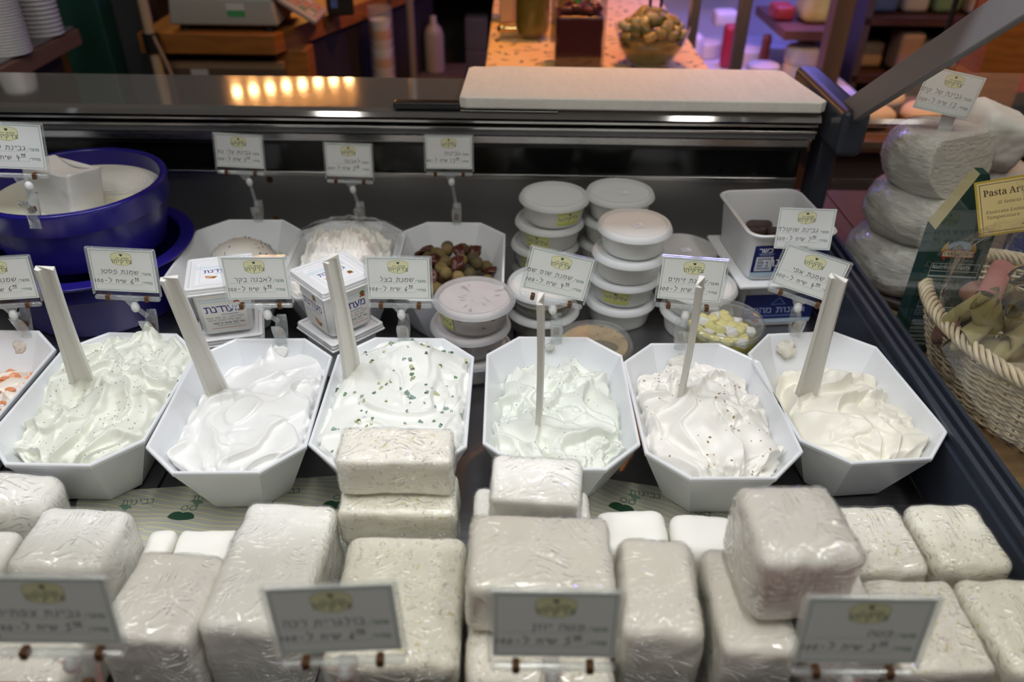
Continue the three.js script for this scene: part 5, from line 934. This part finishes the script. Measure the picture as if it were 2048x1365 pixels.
{
  const t = thing('weighing_scale', 'grey shop weighing scale with a sloping keypad', 'scale', [-0.83, 0.1475, -2.5]);
  part('body', (() => { const q = new RoundedBoxGeometry(0.31, 0.075, 0.24, 3, 0.008), p = q.attributes.position; for (let i = 0; i < p.count; i++) if (p.getY(i) > 0) p.setX(i, p.getX(i) * 0.94); q.translate(0, 0.052, 0); return smoothed(q); })(), std([0.34, 0.32, 0.28], 0.4), t);
  part('pan', rbox(0.34, 0.008, 0.25, 0.003, -0.01, 0.098, 0), M.alu, t);
  const kp = part('keypad', (() => { const q = new RoundedBoxGeometry(0.14, 0.016, 0.15, 3, 0.006); q.rotateZ(-0.55); q.translate(0.2, 0.058, 0.03); return q; })(), std([0.4, 0.33, 0.28], 0.35), t);
  for (let i = 0; i < 4; i++) for (let j = 0; j < 4; j++) { const q = new THREE.BoxGeometry(0.018, 0.005, 0.02); q.translate(-0.035 + i * 0.026, 0.01, -0.035 + j * 0.028); q.rotateZ(-0.55); q.translate(0.2, 0.058, 0.03); part('key', q, std([[0.5, 0.3, 0.2], [0.2, 0.3, 0.18], [0.55, 0.5, 0.45], [0.5, 0.2, 0.12]][(i + j) % 4], 0.5), kp); }
  part('sticker', boxg(0.05, 0.018, 0.001, 0.04, 0.066, 0.1205), std([0.55, 0.5, 0.47], 0.6), t); part('sticker', boxg(0.05, 0.016, 0.001, 0.04, 0.048, 0.1205), std([0.05, 0.28, 0.09], 0.6), t, 'green sticker');
  for (const [x, z] of [[-0.12, -0.09], [0.12, -0.09], [-0.12, 0.09], [0.12, 0.09]]) part('foot', cyl(0.015, 0.018, 0.016, 12, x, 0.008, z), M.black, t);
}
{
  const t = thing('card_terminal', 'small black device with lit buttons beside the scale', 'device', [-0.545, 0.1475, -2.62], 0.3);
  part('case', rbox(0.08, 0.09, 0.06, 0.008, 0, 0.045, 0, 3), M.black, t); part('screen', boxg(0.02, 0.05, 0.002, -0.02, 0.05, 0.031), std([0.05, 0.1, 0.3], 0.3), t); part('button', new THREE.SphereGeometry(0.008, 12, 8).translate(0.015, 0.06, 0.03), std([0.5, 0.3, 0.15], 0.4), t);
}
// warm bulbs on a rail above the honey counter
{
  const t = thing('bulb_rail', 'rail of small warm bulbs above the wooden counter', 'lamp', [0, 1.27, 0]);
  part('rail', tube([[-1.75, 0.06, -4.56], [-1.3, 0.06, -4.8], [-0.9, 0.06, -5.02]], 0.012, 12, 8), M.black, t);
  for (const x of [-1.7, -0.95]) part('hanger', cyl(0.004, 0.004, CEIL - 1.33, 8, x, (CEIL - 1.33) / 2 + 0.06, x < -1.3 ? -4.59 : -4.99), M.black, t);
  const bm = std([1, 0.8, 0.5], 0.5, { emissive: C(1, 0.62, 0.28), emissiveIntensity: 18 });
  for (let i = 0; i < 8; i++) {
    const f = i / 7, x = mix(-1.613, -1.02, f), z = mix(-4.64, -4.95, f);
    part('bulb', new THREE.SphereGeometry(0.024, 14, 10).translate(x, 0, z), bm, t, 'glowing warm bulb'); part('socket', cyl(0.014, 0.018, 0.05, 10, x, 0.04, z), M.black, t);
    const l = new THREE.PointLight(0xffa850, 0.4); l.name = 'bulb_light'; l.position.set(x, 1.27, z); l.castShadow = true; l.shadow.radius = 1; scene.add(l);
  }
}
// dark shelving with bottles in the middle distance
{
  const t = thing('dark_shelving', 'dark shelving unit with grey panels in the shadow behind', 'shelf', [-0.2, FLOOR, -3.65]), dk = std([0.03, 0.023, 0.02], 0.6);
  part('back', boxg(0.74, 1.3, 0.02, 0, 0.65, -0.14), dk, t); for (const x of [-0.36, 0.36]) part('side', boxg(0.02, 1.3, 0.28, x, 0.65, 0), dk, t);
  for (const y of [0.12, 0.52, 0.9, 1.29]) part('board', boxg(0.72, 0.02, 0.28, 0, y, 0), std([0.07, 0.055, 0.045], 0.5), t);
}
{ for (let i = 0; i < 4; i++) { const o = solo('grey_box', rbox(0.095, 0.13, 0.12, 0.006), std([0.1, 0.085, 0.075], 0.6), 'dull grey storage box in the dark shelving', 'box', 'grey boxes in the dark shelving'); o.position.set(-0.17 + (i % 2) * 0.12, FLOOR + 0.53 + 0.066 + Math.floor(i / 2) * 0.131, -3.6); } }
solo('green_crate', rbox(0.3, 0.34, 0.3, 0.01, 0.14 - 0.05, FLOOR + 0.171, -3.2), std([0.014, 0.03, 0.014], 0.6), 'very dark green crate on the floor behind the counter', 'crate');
{ const g = lathe([[0, 0], [0.035, 0], [0.038, 0.006], [0.038, 0.14], [0.03, 0.165], [0.013, 0.185], [0.012, 0.21], [0, 0.211]], 28), m = std([0.3, 0.25, 0.2], 0.5); [[-0.395, -3.25], [-0.318, -3.22]].forEach(([x, z], i) => { const o = solo('white_bottle', g, m, ['white plastic bottle beside the steel pole', 'white plastic bottle next to the grey boxes'][i], 'bottle'); o.position.set(x, -0.19, z); }); }
{ const t = thing('low_trolley', 'low dark trolley under the two white bottles', 'trolley', [-0.35, FLOOR, -3.24]); part('tray', rbox(0.3, 0.03, 0.22, 0.005, 0, -0.205 - FLOOR, 0), std([0.09, 0.07, 0.06], 0.5), t); for (const [x, z] of [[-0.13, -0.09], [0.13, -0.09], [-0.13, 0.09], [0.13, 0.09]]) part('leg', cyl(0.012, 0.012, -0.22 - FLOOR, 10, x, (-0.22 - FLOOR) / 2, z), M.black, t); }
solo('steel_pole', cyl(0.014, 0.014, CEIL - FLOOR, 16, -0.365, (CEIL + FLOOR) / 2, -2.9), std([0.36, 0.3, 0.25], 0.3, { metalness: 0.6 }), 'slim steel pole behind the cutting board', 'pole');
{
  const t = thing('cup_dispenser', 'upright clear dispenser tube of paper cups', 'dispenser', [-0.45, FLOOR, -2.78]);
  part('tube', cyl(0.04, 0.04, 0.34, 24, 0, 0.82, 0), M.tubClear, t); part('stand', cyl(0.05, 0.06, 0.65, 20, 0, 0.325, 0), std([0.2, 0.14, 0.1], 0.5), t);
  for (let i = 0; i < 9; i++) part('cup', lathe([[0.026, 0], [0.036, 0.05], [0.034, 0.05], [0.024, 0.002]], 20).translate(0, 0.66 + i * 0.03, 0), std([[0.5, 0.38, 0.28], [0.5, 0.22, 0.06], [0.55, 0.5, 0.46]][i % 3], 0.6), t);
}
// patterned table with jars
{
  const cloth = std(0xffffff, 0.6, { map: canvasTex(512, 512, (g, W) => { g.fillStyle = '#dcbd84'; g.fillRect(0, 0, W, W); g.fillStyle = '#5c5238'; for (let i = 0; i < 70; i++) { g.save(); g.translate(((i * 97) % 512), ((i * 57 + (i * i * 13) % 90) % 512)); g.rotate(i); g.beginPath(); g.ellipse(0, 0, 13, 5, 0, 0, 7); g.fill(); g.beginPath(); g.ellipse(10, 7, 9, 4, 0.8, 0, 7); g.fill(); g.restore(); } }, true) });
  cloth.map.repeat.set(1 / 0.4, 1 / 0.4);
  const t = thing('patterned_table', 'wooden table covered with a beige leaf-patterned cloth', 'table', [0.205, FLOOR, -2.45]), top = 0.15 - FLOOR;
  part('cloth', rbox(0.56, 0.004, 1.18, 0.0015, 0, top - 0.002, 0), cloth, t); part('worktop', rbox(0.555, 0.035, 1.17, 0.004, 0, top - 0.0215, 0), honey, t);
  part('left_panel', rbox(0.03, top - 0.04, 1.1, 0.004, -0.255, (top - 0.04) / 2, 0), honey, t); part('right_panel', rbox(0.03, top - 0.04, 1.1, 0.004, 0.255, (top - 0.04) / 2, 0), M.navy, t);
}
{
  const t = thing('glass_cube_jar', 'square glass jar full of dark red preserve', 'jar', [0.151, 0.1505, -2.06], 0.04);
  part('preserve', lump(0.112, 0.125, 0.112, 0.004, 0.01, (v) => 0.003 * fbm(v.x * 40, v.y * 40, v.z * 40)).translate(0, 0.066, 0), phy([0.045, 0.004, 0.005], 0.25), t);
  part('glass', [boxg(0.122, 0.175, 0.003, 0, 0.0875, 0.0605), boxg(0.122, 0.175, 0.003, 0, 0.0875, -0.0605), boxg(0.003, 0.175, 0.118, 0.0605, 0.0875, 0), boxg(0.003, 0.175, 0.118, -0.0605, 0.0875, 0)], M.glass, t);
  for (let i = 0; i < 14; i++) { const a = rr(-0.04, 0.04), b = rr(-0.045, 0.045); part('pepper_piece', lump(0.03, 0.016, 0.022, 0.007, 0.006, (v) => 0.003 * ns(v.x * 90 + i, v.y * 90, v.z * 90)).rotateY(i).translate(a, 0.136 + rr(0, 0.008), b), std(i % 3 ? [0.07, 0.006, 0.01] : [0.12, 0.02, 0.02], 0.3), t); }
  part('spoon', tube([[0.02, 0.12, 0.0], [0.028, 0.2, -0.01], [0.03, 0.3, -0.02]], 0.005, 10, 8), M.alu, t); part('stem', tube([[-0.005, 0.13, 0.01], [-0.004, 0.2, 0.0], [-0.012, 0.28, -0.01]], 0.008, 10, 8), std([0.06, 0.3, 0.05], 0.45), t, 'green stem');
}
{
  const t = thing('glass_bowl', 'clear glass bowl heaped with marinated artichokes', 'bowl', [0.335, 0.1505, -2.07]);
  part('glass', lathe([[0, 0.003], [0.045, 0.003], [0.05, 0], [0.055, 0.004], [0.08, 0.045], [0.094, 0.095], [0.092, 0.096], [0.078, 0.047], [0.052, 0.008], [0, 0.007]], 48), M.glass, t);
  part('marinade', lathe([[0, 0.009], [0.05, 0.009], [0.075, 0.045], [0.084, 0.07], [0, 0.074]], 40), std([0.1, 0.08, 0.025], 0.25), t);
  const gs = [0, 1, 2].map((k) => lump(0.032, 0.02, 0.026, 0.009, 0.005, (v) => 0.004 * fbm(v.x * 70 + k * 4, v.y * 70, v.z * 70))), ms = [[0.36, 0.26, 0.1], [0.28, 0.21, 0.08], [0.42, 0.36, 0.2], [0.17, 0.14, 0.05]].map((c) => std(c, 0.35));
  for (let i = 0; i < 44; i++) { const a = i * 2.4, q = Math.sqrt((i + 0.5) / 44), r = 0.074 * q, o = solo('artichoke', gs[i % 3], ms[i % 4], ['golden', 'olive brown', 'pale straw', 'dark olive'][i % 4] + ' marinated artichoke piece in the glass bowl', 'artichoke', 'artichokes in the glass bowl'); o.position.set(0.335 + Math.cos(a) * r, 0.1505 + 0.08 + 0.05 * (1 - q * q) + rr(-0.008, 0.008), -2.07 + Math.sin(a) * r); o.rotation.set(rr(-1, 1), rr(0, 6), rr(-1, 1)); }
  const g = thing('tongs', 'dark metal tongs standing in the artichoke bowl', 'tongs', [0.34, 0.25, -2.075]); for (const s of [-1, 1]) part('arm', tube([[s * 0.012, 0, 0], [s * 0.014, 0.1, -0.02], [s * 0.006, 0.22, -0.04]], 0.004, 10, 8), std([0.12, 0.09, 0.07], 0.3, { metalness: 0.8 }), g);
}
{
  const t = thing('olive_dispenser', 'tall glass dispenser of green olives with a brass tap', 'jar', [0.045, 0.1505, -2.34]);
  part('olives', lump(0.09, 0.22, 0.09, 0.035, 0.008, (v) => 0.004 * Math.abs(ns(v.x * 80, v.y * 80, v.z * 80))).translate(0, 0.112, 0), std([0.13, 0.1, 0.012], 0.3), t);
  part('glass', lathe([[0.055, 0], [0.057, 0.01], [0.057, 0.23], [0.05, 0.25]], 36), M.glass, t); part('tap', [cyl(0.009, 0.009, 0.04, 12, 0, 0, 0).rotateZ(Math.PI / 2).translate(-0.065, 0.03, 0.03), new THREE.SphereGeometry(0.013, 14, 10).translate(-0.085, 0.03, 0.03)], std([0.7, 0.5, 0.2], 0.2, { metalness: 1 }), t, 'brass tap');
}
solo('beige_box', rbox(0.09, 0.2, 0.08, 0.005, -0.005, 0.2515, -2.55), std([0.5, 0.36, 0.22], 0.7), 'beige cardboard box behind the olive dispenser', 'box');
solo('pepper_jar', (() => lathe([[0, 0], [0.05, 0], [0.052, 0.005], [0.052, 0.15], [0.045, 0.16], [0, 0.16]], 32).translate(0.17, 0.1505, -2.5))(), std([0.34, 0.24, 0.07], 0.3), 'jar of yellow peppers behind the red preserve', 'jar');
{ // warm lamp over the patterned table
  const t = thing('pendant_lamp', 'small black pendant lamp with a warm bulb over the patterned table', 'lamp', [0.25, 1.25, -2.3]);
  part('shade', lathe([[0.02, 0.18], [0.06, 0.16], [0.09, 0], [0.088, 0], [0.058, 0.157], [0.02, 0.177]], 32), M.black, t); part('bulb', new THREE.SphereGeometry(0.03, 16, 12).translate(0, 0.1, 0), std([1, 0.8, 0.5], 0.5, { emissive: C(1, 0.62, 0.3), emissiveIntensity: 20 }), t); part('cord', cyl(0.004, 0.004, CEIL - 1.43, 8, 0, 0.18 + (CEIL - 1.43) / 2, 0), M.black, t);
  const l = new THREE.PointLight(0xffa04c, 4.2); l.name = 'pendant_light'; l.position.set(0.25, 1.35, -2.3); l.castShadow = true; l.shadow.radius = 1.3; scene.add(l);
}
// the stall with violet light to the right
{
  const t = thing('violet_cabinet', 'glazed cheese cabinet lit from inside with violet light', 'cabinet', [0, FLOOR, 0]), steel = std([0.3, 0.28, 0.28], 0.35, { metalness: 0.7 }), dark = std([0.05, 0.04, 0.04], 0.5), y0 = -0.1 - FLOOR;
  part('base', boxg(0.62, y0 - 0.02, 0.9, 0.84, (y0 - 0.02) / 2, -3.05), std([0.05, 0.05, 0.07], 0.5), t); part('tray', boxg(0.62, 0.02, 0.9, 0.84, y0 - 0.01, -3.05), std([0.6, 0.6, 0.65], 0.5), t);
  part('back', boxg(0.62, 0.9, 0.02, 0.84, y0 + 0.45, -3.5), std([0.5, 0.48, 0.55], 0.5), t); part('roof', boxg(0.66, 0.03, 0.96, 0.84, y0 + 0.915, -3.05), dark, t);
  part('mullion', rbox(0.03, 0.9, 0.03, 0.004, 0.545, y0 + 0.45, -2.6), steel, t); part('mullion', rbox(0.035, 0.9, 0.04, 0.004, 0.697, y0 + 0.45, -2.6), steel, t); part('mullion', rbox(0.06, 0.95, 0.06, 0.004, 1.0, y0 + 0.45, -2.62), std([0.12, 0.08, 0.06], 0.5), t, 'dark brown corner post');
  part('shelf', boxg(0.2, 0.03, 0.4, 1.0, y0 + 0.16, -3.0), std([0.16, 0.07, 0.05], 0.5), t, 'brown side shelf'); part('upper_shelf', boxg(0.6, 0.012, 0.3, 0.84, y0 + 0.3, -3.33), M.glass, t);
  part('lamp_tube', boxg(0.56, 0.02, 0.02, 0.84, y0 + 0.88, -2.85), std([0.8, 0.8, 1], 0.5, { emissive: C(0.6, 0.52, 1), emissiveIntensity: 12 }), t);
  const l = new THREE.RectAreaLight(0x7a74ff, 42, 0.56, 0.12); l.name = 'cabinet_light'; l.position.set(0.84, -0.1 + 0.86, -2.85); l.lookAt(0.84, -5, -2.9); scene.add(l);
}
{
  const wg = lathe([[0, 0], [0.052, 0], [0.056, 0.006], [0.056, 0.05], [0.05, 0.056], [0, 0.056]], 32), wm = std([0.66, 0.6, 0.52], 0.6);
  [[0.86, -0.1, -2.84], [0.99, -0.1, -2.86], [0.99, -0.043, -2.86], [0.86, -0.1, -3.05], [0.72, -0.1, -3.15]].forEach(([x, y, z], i) => { const o = solo('cheese_round', wg, wm, ['plain cheese wheel nearest the glass of the violet cabinet', 'lower of two stacked cheese wheels in the violet cabinet', 'upper of two stacked cheese wheels in the violet cabinet', 'cheese wheel behind the front one in the violet cabinet', 'cheese wheel by the middle bar of the violet cabinet'][i], 'cheese'); o.position.set(x, y + 0.001, z); });
  const pk = (x, y, z, w, h, d, c, label, cat = 'packet') => solo('food_packet', lump(w, h, d, Math.min(w, h, d) * 0.25, 0.02, (v) => 0.004 * fbm(v.x * 25, v.y * 25, v.z * 25)).translate(x, y + h / 2 + 0.001, z), std(c, 0.45), label, cat);
  pk(0.62, -0.1, -2.95, 0.1, 0.05, 0.08, [0.45, 0.03, 0.06], 'red packet behind the first bar of the violet cabinet'); pk(0.64, -0.1, -3.12, 0.12, 0.09, 0.08, [0.75, 0.72, 0.75], 'white packet behind the red one in the violet cabinet'); pk(0.77, -0.1, -3.0, 0.05, 0.15, 0.05, [0.4, 0.02, 0.05], 'tall red packet in the violet cabinet'); pk(0.79, 0.0, -3.2, 0.09, 0.06, 0.08, [0.75, 0.7, 0.72], 'pale packet high in the violet cabinet');
  pk(0.93, 0.077, -2.98, 0.07, 0.05, 0.1, [0.5, 0.05, 0.04], 'red box on the brown side shelf'); pk(1.03, 0.077, -2.95, 0.1, 0.14, 0.12, [0.75, 0.7, 0.25], 'yellow bag on the brown side shelf'); pk(0.86, 0.222, -3.33, 0.12, 0.1, 0.1, [0.7, 0.66, 0.5], 'straw-coloured bag on the glass shelf'); pk(0.7, 0.222, -3.33, 0.14, 0.09, 0.1, [0.7, 0.66, 0.6], 'cream bag on the glass shelf'); pk(1.02, -0.1, -2.72, 0.045, 0.07, 0.045, [0.03, 0.03, 0.45], 'deep blue cup at the corner of the violet cabinet', 'cup'); pk(0.9, -0.1, -2.99, 0.03, 0.12, 0.03, [0.3, 0.06, 0.03], 'dark red bottle between the cheese wheels', 'bottle');
}
// stall shelves at the right end
{
  const t = thing('market_shelf', 'dark market shelf crowded with goods beyond the ricotta', 'shelf', [1.78, FLOOR, -3.2]), dk = std([0.09, 0.06, 0.045], 0.55);
  part('back', boxg(1.1, 1.9, 0.02, 0, 0.95, -0.22), dk, t); for (const y of [0.35, 0.72, 0.92, 1.15]) part('board', boxg(1.1, 0.025, 0.44, 0, y, 0), umber, t); for (const x of [-0.54, 0.0, 0.54]) part('upright', boxg(0.025, 1.9, 0.44, x, 0.95, 0), dk, t);
  const cs = [[0.5, 0.33, 0.2], [0.45, 0.3, 0.2], [0.62, 0.55, 0.42], [0.12, 0.2, 0.5], [0.7, 0.66, 0.6], [0.2, 0.3, 0.15]], nm = ['tan', 'light brown', 'cream', 'blue', 'white', 'green'];
  let n = 0; for (const [y, k] of [[0.7325, 9], [0.9325, 9], [0.3625, 7]]) for (let i = 0; i < k; i++) { const w = rr(0.07, 0.1), h = rr(0.08, 0.15), o = solo('grocery_pack', lump(w, h, 0.12, 0.012, 0.02, (v) => 0.003 * fbm(v.x * 25, v.y * 25, v.z * 25)).translate(0, h / 2 + 0.003, 0), std(cs[n % 6], 0.5), nm[n % 6] + ' grocery pack on the dark market shelf', 'packet', 'packs on the market shelf'); o.position.set(1.78 - 0.46 + i * 0.93 / (k - 1) * 0.98 + (Math.abs(-0.46 + i * 0.93 / (k - 1)) < 0.06 ? 0.07 : 0), FLOOR + y, -3.1 + rr(-0.04, 0.04)); n++; }
}
solo('orange_post', rbox(0.12, CEIL - FLOOR, 0.12, 0.005, 1.285, (CEIL + FLOOR) / 2, -2.22), honey, 'orange wooden post at the right', 'post');
{ const t = thing('red_cloth', 'red cloth hanging behind the orange post', 'cloth', [1.42, 0.02, -2.34]); const g = new THREE.PlaneGeometry(0.34, 0.26, 24, 8), p = g.attributes.position; for (let i = 0; i < p.count; i++) p.setZ(i, 0.012 * Math.sin(p.getX(i) * 60)); g.computeVertexNormals(); g.translate(0, 0.13, 0); const q = inflated(g, 0.003); part('fabric', merge([g, q]), std([0.4, 0.015, 0.02], 0.8), t); part('rod', cyl(0.006, 0.006, 0.6, 8, 0, 0, 0).rotateZ(Math.PI / 2).translate(0.05, 0.262, 0), M.black, t); for (const x of [-0.22, 0.33]) part('stand', cyl(0.008, 0.008, 0.262 + 0.87, 8, x, (0.262 - 0.87) / 2, 0), M.black, t); }
{ // rear bread stand behind the ricotta
  const t = thing('bread_stand', 'low brown wooden stand behind the ricotta', 'stand', [0.94, FLOOR, -2.0]); part('worktop', rbox(0.5, 0.03, 0.36, 0.004, 0, 0.05 - FLOOR - 0.015, 0), umber, t); part('body', boxg(0.46, 0.02 - FLOOR, 0.3, 0, (0.02 - FLOOR) / 2, 0), std([0.05, 0.03, 0.025], 0.6), t);
  const g = new THREE.SphereGeometry(0.05, 24, 16).scale(1.3, 0.55, 1), m = std([0.5, 0.37, 0.25], 0.7); [[0.86, -1.93], [1.0, -1.95], [0.79, -2.07], [1.12, -1.99], [0.95, -2.07]].forEach(([x, z], i) => { const o = solo('bread_roll', g, m, 'pale round bread roll on the low brown stand', 'bread', 'rolls on the low stand'); o.position.set(x, 0.051 + 0.0265, z); o.rotation.y = i; });
}

{ // warm lamp above the shelves at the right
  const t = thing('shelf_lamp', 'black hanging lamp with a warm bulb above the market shelf', 'lamp', [1.8, 1.45, -1.85]);
  part('shade', lathe([[0.02, 0.18], [0.06, 0.16], [0.1, 0], [0.098, 0], [0.058, 0.157], [0.02, 0.177]], 32), M.black, t); part('bulb', new THREE.SphereGeometry(0.03, 16, 12).translate(0, 0.12, 0), std([1, 0.8, 0.5], 0.5, { emissive: C(1, 0.7, 0.42), emissiveIntensity: 20 }), t); part('cord', cyl(0.004, 0.004, CEIL - 1.63, 8, 0, 0.18 + (CEIL - 1.63) / 2, 0), M.black, t);
  const l = new THREE.PointLight(0xffb878, 6); l.name = 'shelf_lamp_light'; l.position.set(1.8, 1.57, -1.85); l.castShadow = true; l.shadow.radius = 1.3; scene.add(l);
}

renderer.render(scene, camera);
